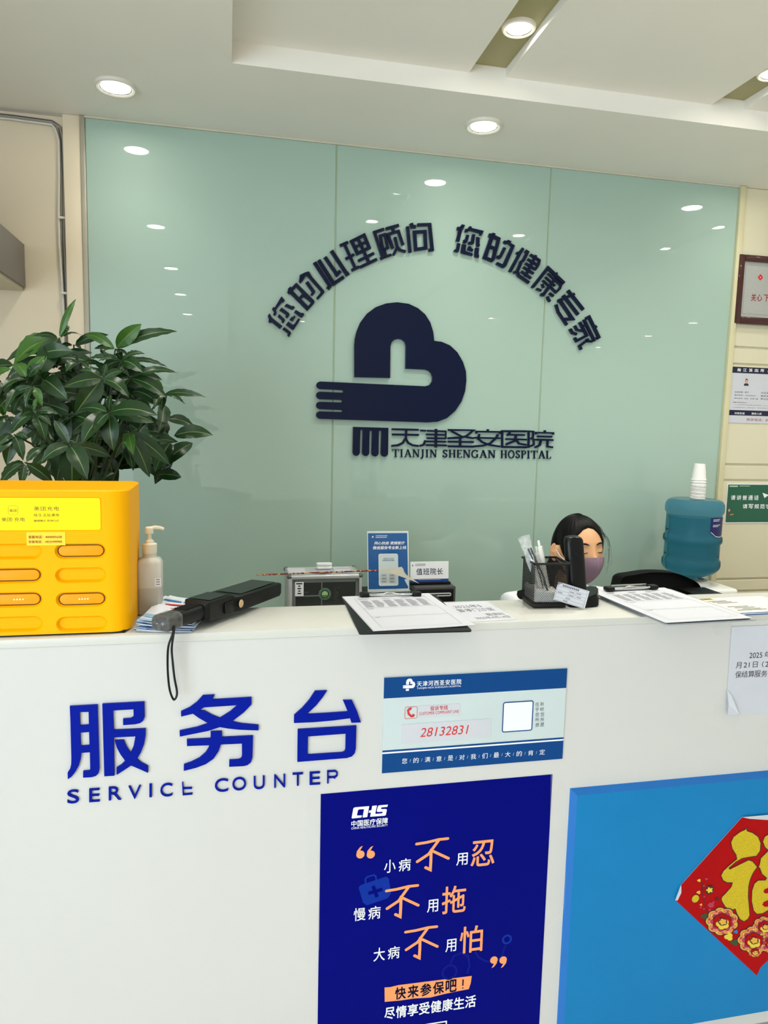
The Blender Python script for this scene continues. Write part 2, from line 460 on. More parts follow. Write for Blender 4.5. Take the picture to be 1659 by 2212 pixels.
# ---------------------------------------------------------------- left wall: cables and grey box
def cable(name, pts, r, mat_, label):
    bm = B(); tube(bm, pts, r, 8); return tag(obj(name, bm, mat_), label, 'cable', 'cables clipped along the beige corner')
yw = YW + .03
xc = GX0 - .078
m_cabw = M('white_cable', (222, 218, 205), .45); m_cabk = M('dark_cable', (70, 66, 64), .5); m_cabg = M('grey_cable', (150, 146, 140), .5)
def run(dx, dz, dy, wob):
    p = [(XL + .05, yw - dy, ZC - .012 - dz), (-1.2, yw - dy, ZC - .014 - dz), (-.70, yw - dy, ZC - .012 - dz), (xc - .03, yw - dy, ZC - .016 - dz), (xc - .008 + dx, yw - dy, ZC - .03 - dz)]
    for k in range(14):
        z = ZC - .08 - k * .11
        p.append((xc - .002 + dx + wob * math.sin(k * 1.3 + dz * 90), yw - dy, z))
    p.append((xc + dx, yw - dy, .3))
    return p
cable('cable', run(-.012, .014, .006, .004), .0042, m_cabw, 'white cable running down beside the beige corner pier')
cable('cable', run(.0, .004, .006, .003), .004, m_cabk, 'dark cable tucked against the beige corner pier')
cable('cable', run(.004, .009, .013, .003), .0035, m_cabg, 'thin grey cable between the white and the dark one')
XB = -.675
b0 = onX(44, 520, XB); b1 = onX(46, 623, XB)
t = thing('wall_box', 'grey metal box jutting from the beige wall at the left edge', 'box', (XB - .2, YW, b1.z))
bm = B(); box(bm, (XB - .45, 1.95, b1.z + .012), (XB, YW + .035, b0.z), bev=.003); obj('housing', bm, M('grey_painted_metal', (128, 122, 118), .45, noise=.03), t, world=True)
bm = B(); box(bm, (XB - .44, 1.96, b1.z), (XB - .008, YW + .03, b1.z + .012)); obj('underside_panel', bm, M('pale_underside', (205, 196, 172), .5), t, world=True)
# cable clips
for z, s in ((1.98, 'lower'), (2.23, 'upper')):
    bm = B(); box(bm, (xc - .016, yw - .018, z), (xc + .008, yw + .004, z + .008), bev=.002); tag(obj('cable_clip', bm, m_cabw), 'small white clip holding the cables, the %s one' % s, 'clip', 'cable clips')

# ---------------------------------------------------------------- the service counter
m_wht = M('white_laminate', (208, 207, 203), .35, noise=.012, nscale=3)
m_wht2 = M('white_laminate_edge', (208, 207, 199), .3, noise=.01)
m_blue = M('blue_panel_laminate', (16, 124, 184), .45, spec=.2, noise=.03, nscale=6)
m_bluee = M('blue_edge_strip', (30, 112, 190), .3, noise=.02)
CL, CRX = -1.6, 2.5
t = thing('service_counter', 'long white laminate service counter with a blue front panel', 'counter', (.4, 1.48, 0))
bm = B(); box(bm, (CL, YF, .10), (CRX, YF + .03, ZT - .016), bev=.001, seg=1); box(bm, (CL, YF + .03, .1), (CL + .03, 1.95, ZT - .4)); box(bm, (CRX - .03, YF + .03, .1), (CRX, 1.95, ZT - .4)); obj('front_panel', bm, m_wht, t, world=True)
bm = B(); box(bm, (CL, YF - .003, ZT - .016), (CRX, 1.572, ZT), bev=.0012, seg=2); obj('ledge_top', bm, m_wht2, t, world=True)
bm = B(); box(bm, (CL, 1.55, .74), (CRX, 1.566, ZT - .016)); obj('ledge_back', bm, m_wht, t, world=True)
bm = B(); box(bm, (-.02, YF + .03, .715), (CRX, 1.93, .74), bev=.002); obj('inner_desktop', bm, m_wht2, t, world=True)
bm = B(); box(bm, (CL + .02, YF + .04, 0), (CRX - .02, YF + .09, .1)); obj('plinth', bm, M('grey_plinth', (150, 150, 148), .4), t, world=True)
bx0, bx1, bz0, bz1 = .741, 2.05, .134, EYE - .785
bm = B()
e = .011; th = .014
P = lambda x, z, d: (x, YF - d, z)
for (a, b) in (((bx0, bz0), (bx0, bz1)), ((bx0, bz1), (bx1, bz1)), ((bx1, bz1), (bx1, bz0)), ((bx1, bz0), (bx0, bz0))):
    def inn(p): return (p[0] + (e if p[0] == bx0 else -e), p[1] + (e if p[1] == bz0 else -e))
    quad(bm, P(*a, 0), P(*b, 0), P(*inn(b), th), P(*inn(a), th))
bmesh.ops.recalc_face_normals(bm, faces=bm.faces)
obj('panel_edge', bm, m_bluee, t, world=True, smooth=0)
bm = B(); box(bm, (bx0 + e, YF - th, bz0 + e), (bx1 - e, YF - .002, bz1 - e)); obj('blue_panel', bm, m_blue, t, world=True)

# ================================================================== LETTERING ON THE GLASS WALL
m_navy = M('navy_acrylic', (5, 16, 48), .3, noise=.04, spec=.2, coat=.06, coat_rough=.04)
LT = .012
def wall_shape(shape, name, label, group, depth=LT, mat_=None, cat='letter'):
    o = extrude_shape(shape, lambda p: onY(p[0], p[1], YW), (0, -1, 0), depth, name, mat_ or m_navy)
    return tag(o, label, cat, group)
A = crop(570, 600, 150 / 1659); Bc = crop(680, 470, 280 / 1659); Cc = crop(970, 470, 180 / 1659); D = crop(1100, 540, 210 / 1659)
def PS(c, *polys): return [poly_shape(c(*p)) for p in polys]
def SS(c, sc, *st):
    out = []
    for s in st:
        wd, pts = s[0], s[1:]
        closed = pts[-1] == 'c'
        if closed: pts = pts[:-1]
        out.append(stroke_shape(c(*pts), wd * sc, closed))
    return out
a_, b_, c_, d_ = 150 / 1659, 280 / 1659, 180 / 1659, 210 / 1659
ARC = []
ARC.append(PS(A, [(130, 860), (90, 920), (115, 1000), (105, 1060), (150, 1090), (185, 1070), (380, 1230), (440, 1165), (190, 965)],
    [(415, 455), (255, 722), (222, 710), (190, 760), (240, 830), (215, 885), (265, 920), (303, 850), (285, 775), (425, 590), (460, 605), (495, 550)],
    [(415, 720), (600, 860), (608, 900), (560, 978), (505, 945), (522, 890), (365, 790)], [(535, 630), (660, 690), (695, 680), (735, 718), (690, 770), (660, 770), (485, 690)],
    [(360, 880), (490, 1000), (500, 1030), (460, 1098), (415, 1060), (425, 1030), (325, 935)], [(480, 1185), (630, 1300), (645, 1340), (600, 1420), (555, 1385), (570, 1340), (435, 1240)],
    [(575, 1055), (690, 1135), (725, 1110), (815, 975), (862, 1010), (705, 1255), (670, 1250), (520, 1130)], [(715, 910), (752, 940), (680, 1055), (605, 1010), (650, 950), (690, 945)],
    [(755, 780), (880, 855), (915, 845), (962, 885), (910, 960), (860, 950), (715, 835)]))
ARC.append([poly_shape(A((765, 130), (1185, 545), (1200, 590), (1185, 630), (1030, 805), (620, 390), (600, 410), (550, 355), (575, 320), (570, 275), (625, 220), (655, 245)),
    A((770, 240), (685, 320), (830, 480), (905, 390)), A((940, 465), (885, 520), (1050, 690), (1115, 605)))] +
    PS(A, [(830, 100), (868, 148), (935, 70), (1000, -45), (1040, -10), (1350, 340), (1345, 370), (1245, 490), (1285, 535), (1430, 375), (1435, 330), (1150, 0), (1065, -139), (979, -115), (850, -50), (845, 30)],
    [(1045, 90), (1215, 330), (1215, 370), (1150, 445), (1105, 410), (1140, 360), (985, 135)]))
ARC.append(SS(Bc, b_, (46, (-8, 580), (188, 880), (160, 920)), (44, (45, 550), (238, 850), (365, 765)), (44, (125, 512), (278, 735), (322, 690)), (46, (208, 432), (405, 730), (430, 715))))
ARC.append(SS(Bc, b_, (36, (318, 367), (420, 322)), (36, (372, 345), (515, 660)), (36, (390, 537), (497, 480)), (36, (465, 682), (565, 635)),
    (40, (466, 312), (624, 233), (690, 393), (540, 466), 'c'), (36, (545, 275), (690, 592)), (34, (503, 390), (657, 315)), (36, (550, 562), (750, 463)), (38, (578, 640), (787, 540))))
ARC.append(SS(Bc, b_, (36, (880, 155), (758, 195), (862, 520), (835, 535)), (32, (885, 500), (832, 240), (890, 222), (928, 395), (870, 420)), (32, (885, 430), (905, 505), (972, 482)),
    (38, (905, 152), (1068, 107)), (34, (985, 130), (1003, 200)), (34, (992, 405), (930, 222), (1062, 182), (1122, 360)), (32, (1018, 258), (1050, 385), (998, 487)), (32, (1045, 380), (1085, 425), (1155, 442))))
ARC.append(SS(Bc, b_, (38, (1180, 122), (1212, 455)), (42, (1225, 80), (1240, 125), (1285, 125)), (38, (1305, 102), (1463, 97), (1496, 418), (1448, 425)), (40, (1268, 195), (1402, 187), (1413, 397), (1285, 415), 'c')))
ARC.append(PS(Cc, [(240, 148), (305, 170), (240, 265), (190, 490), (120, 475), (175, 262), (140, 255), (150, 195), (190, 205)], [(390, 185), (440, 200), (430, 222), (672, 280), (625, 370), (585, 355), (600, 325), (390, 268), (350, 305), (295, 295), (310, 240), (350, 240)],
    [(330, 355), (388, 365), (340, 510), (310, 525), (260, 510), (270, 455), (300, 455)], [(445, 345), (505, 355), (472, 535), (440, 550), (365, 540), (375, 495), (420, 490)], [(530, 395), (592, 415), (585, 540), (600, 560), (580, 595), (525, 575)],
    [(150, 520), (210, 535), (175, 690), (150, 705), (80, 680), (90, 650), (125, 640)], [(245, 540), (325, 555), (310, 670), (330, 690), (455, 730), (445, 775), (260, 730), (215, 700)], [(370, 580), (425, 595), (420, 620), (465, 645), (450, 685), (345, 650)],
    [(505, 610), (575, 620), (565, 750), (580, 770), (570, 815), (495, 795), (490, 760)]))
ARC.append([poly_shape(Cc((785, 325), (815, 335), (855, 315), (910, 335), (895, 365), (1010, 420), (890, 850), (840, 900), (650, 820), (795, 405), (765, 385)), Cc((865, 425), (935, 455), (895, 595), (815, 565)), Cc((795, 620), (870, 650), (830, 825), (740, 795)))] +
    PS(Cc, [(1160, 455), (1225, 490), (1200, 515), (1290, 570), (1120, 970), (1075, 1015), (1040, 1010), (915, 935), (940, 895), (1050, 945), (1220, 578), (1160, 535), (1110, 540), (1060, 510), (1075, 470), (1120, 475)], [(1065, 600), (1120, 620), (1020, 815), (990, 840), (920, 810), (945, 765), (980, 770)]))
ARC.append(PS(Cc, [(1440, 605), (1480, 640), (1425, 720), (1220, 1100), (1165, 1075), (1350, 738), (1310, 735), (1325, 695), (1370, 690)]) + SS(Cc, c_, (56, (1500, 670), (1545, 700), (1455, 870), (1412, 895), (1405, 930), (1340, 1080), (1370, 1165), (1575, 1305)), (50, (1270, 1105), (1345, 1085))) +
    SS(D, d_, (44, (440, 100), (258, 455)), (36, (345, 88), (500, 185), (480, 265), (425, 345)), (34, (300, 165), (480, 275)), (34, (260, 233), (430, 340)), (34, (225, 300), (400, 412)), (34, (190, 372), (358, 492))))
ARC.append(SS(D, d_, (44, (372, 622), (405, 640)), (50, (392, 632), (645, 312), (920, 575)), (40, (775, 400), (800, 425)), (46, (765, 500), (560, 775), (520, 765)), (30, (645, 410), (868, 612)), (28, (600, 468), (765, 620)), (28, (555, 525), (790, 730)),
    (34, (745, 500), (866, 605), (845, 665), (780, 728), (690, 640)), (34, (545, 585), (570, 655)), (36, (450, 672), (530, 698)), (36, (670, 745), (740, 795)), (36, (640, 798), (650, 850), (682, 885))))
ARC.append(SS(D, d_, (50, (985, 695), (1248, 1025)), (50, (905, 778), (1160, 1110)), (48, (1098, 755), (830, 868)), (52, (812, 880), (855, 875), (1062, 1180), (905, 1190)), (42, (782, 935), (820, 1065), (968, 1285))))
ARC.append(SS(D, d_, (46, (1292, 1175), (1345, 1145), (1512, 1492), (1475, 1515)), (44, (1440, 1298), (1470, 1335)), (42, (1258, 1190), (1440, 1560)), (42, (1185, 1235), (1308, 1462), (1130, 1555), (1100, 1500)), (38, (1100, 1295), (1140, 1368), (1225, 1388)),
    (44, (1020, 1350), (1062, 1420), (1135, 1442)), (40, (1308, 1518), (1332, 1560), (1395, 1565)), (40, (1290, 1558), (1182, 1640), (1212, 1705)), (36, (1225, 1305), (1300, 1285))))
SL = '您的心理顾问您的健康专家'
NTH = ['first', 'second', 'third', 'fourth', 'fifth', 'sixth', 'seventh', 'eighth', 'ninth', 'tenth', 'eleventh', 'last']
for i, s in enumerate(ARC):
    wall_shape(merge_shapes(s), 'slogan_character', 'raised navy character %s, %s of the arched slogan on the green glass' % (SL[i], NTH[i]), 'navy characters of the arched slogan')

# emblem: hand and heart
Fc = crop(660, 640, 370 / 1659)
EMB = [(468, 785), (468, 600), (468, 480), (473, 420), (490, 345), (525, 258), (590, 172), (670, 112), (770, 75), (880, 63), (990, 78), (1080, 120), (1150, 180), (1200, 260), (1228, 350), (1237, 435), (1310, 445), (1390, 480), (1460, 545), (1515, 640), (1543, 730), (1547, 820), (1535, 920), (1500, 1020), (1440, 1110), (1360, 1180), (1270, 1215), (1170, 1222),
    (130, 1187), (108, 1174), (98, 1151), (106, 1127), (130, 1115), (345, 1122), (354, 1113), (345, 1103), (130, 1094), (106, 1080), (98, 1058), (106, 1034), (130, 1022), (340, 1030), (352, 1019), (342, 1006), (130, 998), (106, 982), (98, 960), (106, 937), (130, 925), (352, 935), (362, 923), (352, 911), (132, 900), (108, 886), (100, 862), (110, 839), (135, 827),
    (1150, 873), (1195, 860), (1218, 825), (1222, 785), (1210, 750), (1185, 725), (1150, 712), (962, 703), (965, 480), (953, 445), (925, 422), (888, 415), (850, 425), (825, 450), (815, 490), (812, 793)]
wall_shape(poly_shape(Fc(*EMB)), 'emblem', 'large navy heart and hand emblem on the green glass', None, .014, cat='emblem')
E_ = crop(740, 910, 470 / 1659); e_ = 470 / 1659
BARS = [(78, 42), (345, 50), (342, 250), (330, 266), (312, 270), (295, 263), (287, 245), (292, 78), (282, 67), (272, 78), (270, 248), (260, 263), (243, 268), (225, 262), (216, 245), (221, 78), (211, 67), (202, 78), (199, 245), (188, 260), (172, 265), (155, 259), (145, 242), (150, 72), (141, 60), (132, 72), (128, 240), (117, 258), (100, 263), (82, 257), (74, 240)]
wall_shape(poly_shape(E_(*BARS)), 'emblem_bars', 'navy block of four rounded bars left of the hospital name', None, .012, cat='emblem')
HOS = [
 (15, (372, 60), (578, 65)), (15, (374, 100), (578, 104)), (15, (482, 62), (480, 125), (455, 165), (420, 182), (370, 187)), (15, (478, 130), (498, 165), (530, 182), (576, 188)), 0,
 (14, (590, 70), (632, 72)), (14, (585, 187), (615, 178), (628, 145)), (14, (640, 72), (785, 77)), (13, (633, 100), (785, 104)), (13, (640, 128), (785, 131)), (13, (632, 153), (787, 156)), (14, (632, 181), (790, 184)), (17, (709, 58), (706, 200)), (8, (784, 72), (784, 134)), 0,
 (15, (800, 66), (996, 68), (940, 112), (900, 124), (798, 129)), (14, (825, 75), (905, 116), (996, 129)), (15, (893, 122), (892, 192)), (14, (800, 155), (996, 158)), (15, (798, 190), (996, 193)), 0,
 (13, (1016, 94), (1016, 78), (1196, 81), (1194, 97)), (14, (1104, 60), (1104, 80)), (13, (1002, 125), (1198, 129)), (14, (1040, 98), (1028, 132), (1060, 158), (1115, 180), (1198, 192)), (14, (1180, 100), (1165, 130), (1120, 168), (1065, 186), (1000, 190)), 0,
 (15, (1400, 76), (1213, 75), (1213, 195), (1400, 198)), (12, (1275, 84), (1248, 108)), (13, (1262, 102), (1385, 105)), (13, (1238, 135), (1398, 139)), (14, (1320, 103), (1308, 150), (1240, 176)), (14, (1318, 140), (1340, 170), (1398, 180)), 0,
 (14, (1414, 70), (1414, 202)), (12, (1414, 76), (1450, 78), (1446, 125), (1424, 131), (1452, 136), (1454, 178), (1425, 190)), (12, (1470, 100), (1470, 86), (1602, 89), (1602, 102)), (14, (1538, 68), (1538, 88)), (13, (1480, 115), (1592, 118)), (14, (1466, 140), (1602, 143)), (14, (1508, 142), (1500, 180), (1462, 199)), (14, (1558, 142), (1556, 192), (1598, 198))]
cur, n = [], 0
for s in HOS + [0]:
    if s == 0:
        ch = '天津圣安医院'[n]
        wall_shape(merge_shapes(SS(E_, e_, *cur)), 'name_character', 'navy character %s of the hospital name, %s from the bars' % (ch, NTH[n]), 'navy characters of the hospital name', .009)
        cur = []; n += 1
    else: cur.append(s)

# serif capitals: strokes in a unit box (thick .16, thin .07, serifs .05)
def serif(ch):
    T, t, s = .15, .075, .05
    S = lambda wd, *p, c=False: stroke_shape(p, wd, c)
    V = lambda x, wd=T: S(wd, (x, 0), (x, 1))
    sf = lambda x, y, h=.13: S(s, (x - h, y), (x + h, y))
    y0, y1 = .025, .975
    if ch == 'I': return [V(.2), sf(.2, y0, .17), sf(.2, y1, .17)]
    if ch == 'T': return [V(.4), sf(.4, y0, .17), S(.06, (.0, .97), (.8, .97)), S(.05, (.02, .97), (.02, .75)), S(.05, (.78, .97), (.78, .75))]
    if ch == 'A': return [S(t, (.12, .02), (.42, 1)), S(T, (.42, .98), (.74, .02)), S(.06, (.22, .36), (.6, .36)), sf(.12, y0), sf(.74, y0)]
    if ch == 'N': return [V(.14, t), V(.72, t), S(T, (.16, .98), (.7, .02)), sf(.1, y1, .1), sf(.14, y0), sf(.72, y1)]
    if ch == 'J': return [S(T, (.3, 1), (.3, .12), (.2, -.1), (.05, -.12)), sf(.3, y1, .17)]
    if ch == 'H': return [V(.15), V(.65), S(.06, (.15, .52), (.65, .52))] + [sf(x, y) for x in (.15, .65) for y in (y0, y1)]
    if ch == 'E': return [V(.15), S(.06, (.05, .97), (.55, .97)), S(.06, (.05, .03), (.58, .03)), S(.06, (.15, .52), (.45, .52)), S(.05, (.55, .97), (.55, .8)), S(.05, (.57, .03), (.57, .22)), S(.05, (.45, .6), (.45, .43))]
    if ch == 'S': return [S(.12, (.5, .75), (.48, .9), (.3, .96), (.14, .88), (.1, .72), (.2, .58), (.42, .44), (.5, .28), (.42, .1), (.26, .04), (.1, .12), (.08, .28))]
    if ch == 'G': return [S(.12, (.72, .75), (.66, .9), (.45, .97), (.2, .86), (.09, .6), (.09, .38), (.2, .13), (.45, .03), (.68, .12)), S(T, (.68, .42), (.68, .05)), sf(.68, .44, .12)]
    if ch == 'O': return [stroke_shape([(.42 + .34 * math.cos(2 * PI * k / 20), .5 + .46 * math.sin(2 * PI * k / 20)) for k in range(20)], .12, True)]
    if ch == 'P': return [V(.15), sf(.15, y0, .15), sf(.1, y1, .1), S(.09, (.15, .96), (.4, .96), (.55, .85), (.56, .66), (.42, .53), (.15, .5))]
    if ch == 'L': return [V(.15), sf(.15, y1, .15), S(.06, (.02, .03), (.58, .03)), S(.05, (.57, .03), (.57, .25))]
def baseline(px0, px1, top0, bot0, word, wpx, name_fmt, group):
    pass
for word, x0, x1 in (('TIANJIN', 375, 720), ('SHENGAN', 757, 1166), ('HOSPITAL', 1200, 1590)):
    wds = [{'I': .42, 'T': .8, 'A': .86, 'N': .84, 'J': .5, 'H': .8, 'E': .62, 'S': .6, 'G': .84, 'O': .84, 'P': .62, 'L': .62}[c] + .1 for c in word]
    tot = sum(wds); x = x0
    for i, c in enumerate(word):
        wpx = wds[i] / tot * (x1 - x0); sx = wpx / wds[i]
        y_of = lambda X: 212 + (X - 375) * .0105
        sh = merge_shapes(serif(c))
        vs = [tuple(E_((x + (p[0] + .04) * sx, y_of(x) + 60 * (1 - p[1])))[0]) + (p[2],) for p in sh[0]]
        cnt = word[:i + 1].count(c)
        nth = '' if word.count(c) == 1 else ('first ' if cnt == 1 else 'second ')
        wall_shape((vs, sh[1]), 'small_letter', 'small navy serif letter, the %s%s of %s under the hospital name' % (nth, c, word), 'small navy letters under the hospital name', .006)
        x += wpx

# ================================================================== LETTERS ON THE COUNTER FRONT
m_lblue = M('royal_blue_acrylic', (0, 24, 146), .35, noise=.03, spec=.08)
def front_shape(shape, name, label, group, depth=.005):
    return tag(extrude_shape(shape, lambda p: onY(p[0], p[1], YF), (0, -1, 0), depth, name, m_lblue), label, 'letter', group)
g1, g2, g3 = crop(130, 1490, 220 / 1659), crop(370, 1480, 220 / 1659), crop(610, 1470, 200 / 1659)
FU = [poly_shape(g1((165, 255), (615, 230), (645, 1270), (630, 1340), (590, 1385), (520, 1405), (380, 1412), (382, 1310), (470, 1303), (497, 1285), (490, 1000), (350, 1010), (340, 1110), (310, 1220), (260, 1310), (195, 1395), (132, 1440), (130, 1330), (170, 1270), (188, 1190), (190, 1100), (175, 500)),
        g1((325, 348), (470, 345), (475, 558), (332, 568)), g1((335, 682), (478, 672), (485, 890), (345, 902))),
      poly_shape(g1((692, 218), (1375, 183), (1380, 430), (1355, 490), (1310, 525), (1230, 545), (1030, 560), (1030, 460), (1150, 452), (1190, 430), (1202, 400), (1198, 303), (868, 322), (880, 642), (1395, 618), (1395, 730), (1370, 870), (1320, 1000), (1255, 1112), (1330, 1175), (1435, 1230), (1435, 1335), (1300, 1275), (1160, 1215), (1040, 1295), (925, 1368), (925, 1250), (1000, 1205), (1065, 1140), (990, 1040), (930, 930), (895, 810), (1040, 805), (1090, 920), (1150, 1012), (1200, 900), (1230, 742), (880, 760), (890, 1380), (725, 1390)))]
WU = [poly_shape(g2((515, 155), (705, 145), (668, 222), (1305, 185), (1305, 300), (1180, 430), (985, 578), (1150, 612), (1420, 637), (1420, 722), (1100, 710), (930, 692), (790, 668), (600, 730), (140, 822), (138, 730), (420, 670), (605, 608), (450, 520), (355, 450), (162, 497), (160, 415), (300, 350), (420, 260)), g2((530, 348), (1080, 312), (960, 415), (790, 522), (660, 470), (540, 402), (455, 405))),
      poly_shape(g2((642, 742), (825, 735), (828, 835), (1330, 810), (1320, 1160), (1295, 1240), (1240, 1285), (1180, 1300), (942, 1312), (945, 1205), (1090, 1197), (1135, 1180), (1152, 1140), (1150, 935), (808, 950), (770, 1060), (690, 1180), (560, 1270), (400, 1330), (205, 1378), (207, 1278), (330, 1235), (460, 1170), (560, 1080), (605, 1010), (620, 962), (258, 975), (255, 870), (640, 852)))]
TAI = [poly_shape(g3((580, 175), (793, 168), (720, 280), (600, 430), (430, 590), (770, 572), (1165, 545), (1080, 342), (1240, 338), (1330, 530), (1400, 735), (1230, 740), (1205, 660), (900, 700), (560, 730), (205, 745), (208, 605), (350, 480), (480, 330))),
       poly_shape(g3((272, 862), (1318, 797), (1308, 1200), (1290, 1280), (1240, 1340), (1150, 1370), (265, 1440)), g3((455, 985), (1130, 935), (1125, 1210), (1110, 1255), (1070, 1275), (448, 1315)))]
for s, ch, wh in ((FU, '服', 'first'), (WU, '务', 'middle'), (TAI, '台', 'last')):
    front_shape(merge_shapes(s), 'counter_character', 'large royal blue character %s, %s of the counter sign' % (ch, wh), 'large blue characters on the counter front')
S4 = crop(100, 1440, 720 / 1659); s4 = 720 / 1659
word = 'SERVICECOUNTER'
pos = [(135, 643), (241, 636), (343, 627), (441, 622), (520, 613), (598, 610), (702, 603), (872, 587), (960, 580), (1059, 574), (1161, 566), (1251, 557), (1336, 552), (1423, 545)]
wid = [58, 52, 62, 62, 12, 60, 52, 66, 68, 54, 54, 52, 52, 52]
for i, c in enumerate(word):
    x, y = pos[i]; hh = 66 - i * .2
    nm = ('SERVICE', i) if i < 7 else ('COUNTER', i - 7)
    ext = ''
    if i == 6: sh = merge_shapes([stroke_shape([(.0, 1), (.06, .03), (1, .05)], .12), stroke_shape([(.05, .52), (.95, .5)], .12)]); ext = ', broken at the top'
    elif i == 13: sh = merge_shapes([stroke_shape([(.06, 0), (.06, 1)], .13), stroke_shape([(.0, .94), (.75, .94), (.93, .82), (.93, .6), (.75, .47), (.06, .47)], .12), stroke_shape([(.6, .47), (.75, .38)], .12)]); ext = ', its leg missing'
    elif c == 'I': sh = poly_shape([(0, 0), (1, 0), (1, 1), (0, 1)])
    else: sh = text_shape(c)
    v, t = fit(sh, 0, 0, 1, 1)
    if c == 'I': v = [(p[0], p[1]) for p in v]
    vs = [tuple(S4((x - wid[i] / 2 + p[0] * wid[i], y + hh / 2 - p[1] * hh - (p[0] - .5) * wid[i] * .06))[0]) + tuple(p[2:]) for p in v]
    cnt = nm[0][:nm[1] + 1].count(c); nth = '' if nm[0].count(c) == 1 else ('first ' if cnt == 1 else 'second ')
    front_shape((vs, t), 'counter_letter', 'thin blue letter, the %s%s of %s on the counter front%s' % (nth, c, nm[0], ext), 'thin blue letters on the counter front', .004)

# ================================================================== PRINTED THINGS ON THE COUNTER FRONT
m_paper = M('white_paper', (203, 204, 210), .6, noise=.01); m_pgrey = M('pale_grey_paper', (204, 206, 214), .6, noise=.012)
m_ink = M('black_ink', (32, 32, 38), .6, noise=0); m_lite = M('grey_ink', (150, 152, 158), .6, noise=0); m_mid = M('mid_grey_ink', (104, 106, 112), .6, noise=0)
m_sb = M('sign_blue', (0, 66, 130), .35, noise=.02, spec=.2); m_sg = M('sign_pale_grey', (200, 212, 212), .35, noise=.02, spec=.3); m_sw = M('print_white', (240, 242, 244), .4, noise=0)
m_red = M('print_red', (205, 46, 52), .5, noise=0)
Yv, Xv, Zv = Vector((0, 1, 0)), Vector((1, 0, 0)), Vector((0, 0, 1))
def logo_small(sh, x, y, s, m_, layer=1):
    """hand and heart emblem, printed small at (x, y) lower left with size s"""
    pts = [((p[0] - 98) / 1450 * s + x, y + s * .2 + (1222 - p[1]) / 1450 * s) for p in EMB[::2] + [EMB[-1]]]
    sh.add(poly_shape([((p[0] - 98) / 1450 * s + x, y + s * .2 + (1222 - p[1]) / 1450 * s) for p in EMB]), m_, layer)
    sh.add(poly_shape([(x + s * .25, y), (x + s * .5, y), (x + s * .5, y + s * .17), (x + s * .25, y + s * .17)]), m_, layer)
a = onY(829, 1461.6, YF); b = onY(1214.5, 1638.5, YF)
TH = .004
sx0, sx1, sz1, sz0 = .3118, .7165, EYE - .5075, EYE - .7125
S = Sheet((sx0, YF - TH, sz0), Xv, Zv, sx1 - sx0, sz1 - sz0, TH)
S.base(m_sg)
K = crop(800, 1420, 460 / 1659); k1 = lambda x, y: K((x, y))[0]
Wd, Hd = S.w, S.h
yt = S.uv(*k1(800, 280))[1]; yb = S.uv(*k1(800, 700))[1]; yl = S.uv(*k1(800, 688))[1]; yk = S.uv(*k1(800, 678))[1]
S.rect(0, yt, Wd, Hd, m_sb); S.rect(0, 0, Wd, yb, m_sb); S.rect(0, yb, Wd, yl, m_sw); S.rect(0, yl, Wd, yl + .004, m_sb)
u = S.uv(*k1(252, 262)); logo_small(S, u[0], u[1], .026, m_sw, 2)
S.text_px('天津河西圣安医院', k1(362, 185), k1(708, 208), m_sw, 2, off=.012, space=1.15)
S.text_px('TIANJIN HEXI SHENGAN HOSPITAL', k1(362, 234), k1(706, 232), m_sw, 2)
q0 = S.uv(*k1(270, 388)); q1 = S.uv(*k1(362, 473))
S.outline(q0[0], q1[1], q1[0], q0[1], .0008, m_red, 2, r=.003)
S.stroke_px([k1(306, 398), k1(293, 412), k1(298, 440), k1(318, 458), k1(338, 456)], .0045, m_red, 2); S.stroke_px([k1(305, 396), k1(318, 404)], .006, m_red, 2.3); S.stroke_px([k1(326, 446), k1(340, 458)], .006, m_red, 2.3)
q0 = S.uv(*k1(1037, 352)); q1 = S.uv(*k1(1256, 565))
S.rect(q0[0], q1[1], q1[0], q0[1], m_sw, 2, r=.004); S.outline(q0[0], q1[1], q1[0], q0[1], .0022, m_sb, 3, r=.004)
for col, x in (('聆听您所愿', 1338), ('在乎您所想', 1299)):
    for i, c in enumerate(col):
        y = 364 + i * 40 + (1338 - x) * .04; S.text_px(c, k1(x - 14, y - 15), k1(x + 14, y + 14), m_mid, 2)
for i, c in enumerate('您的满意是对我们最大的肯定'):
    x = 266 + i * (1338 - 266) / 12; y = 806 + i * (737 - 806) / 12
    S.text_px(c, k1(x - 20, y - 19), k1(x + 20, y + 19), m_sw, 2)
    if i < 12: S.stroke_px([k1(x + 41, y + 10), k1(x + 48, y - 14)], .0006, m_sg, 2)
for i, (px_, py_, r_) in enumerate(((160, 640, 0), (640, 640, 0))):
    pass
o = S.build('complaint_sign'); tag(o, 'blue and white acrylic complaint line sign on the counter front', 'sign')
for nm, tl, br, lab in (('paper_strip', k1(372, 378), k1(697, 450), 'small white strip with the red words CUSTOMER COMPLAINT LINE'), ('paper_strip', k1(245, 522), k1(935, 622), 'long white strip with the red number 28132831')):
    q0 = S.uv(*tl); q1 = S.uv(*br)
    T = Sheet((sx0 + q0[0], YF - TH - .0008, sz0 + q1[1]), Xv, Zv, q1[0] - q0[0], q0[1] - q1[1], .0007)
    T.base(m_paper, pts=rrect_pts(0, 0, T.w, T.h, .003))
    if 'number' in lab: T.text_px('28132831', k1(388, 552), k1(765, 595), m_red, 1, shear=.2)
    else:
        T.text_px('投诉专线', k1(467, 380), k1(603, 407), m_red, 1, off=.004); T.text_px('CUSTOMER COMPLAINT LINE', k1(380, 428), k1(688, 431), m_red)
    tag(T.build(nm), lab + ', stuck on the complaint sign', 'label', 'white strips on the complaint sign')

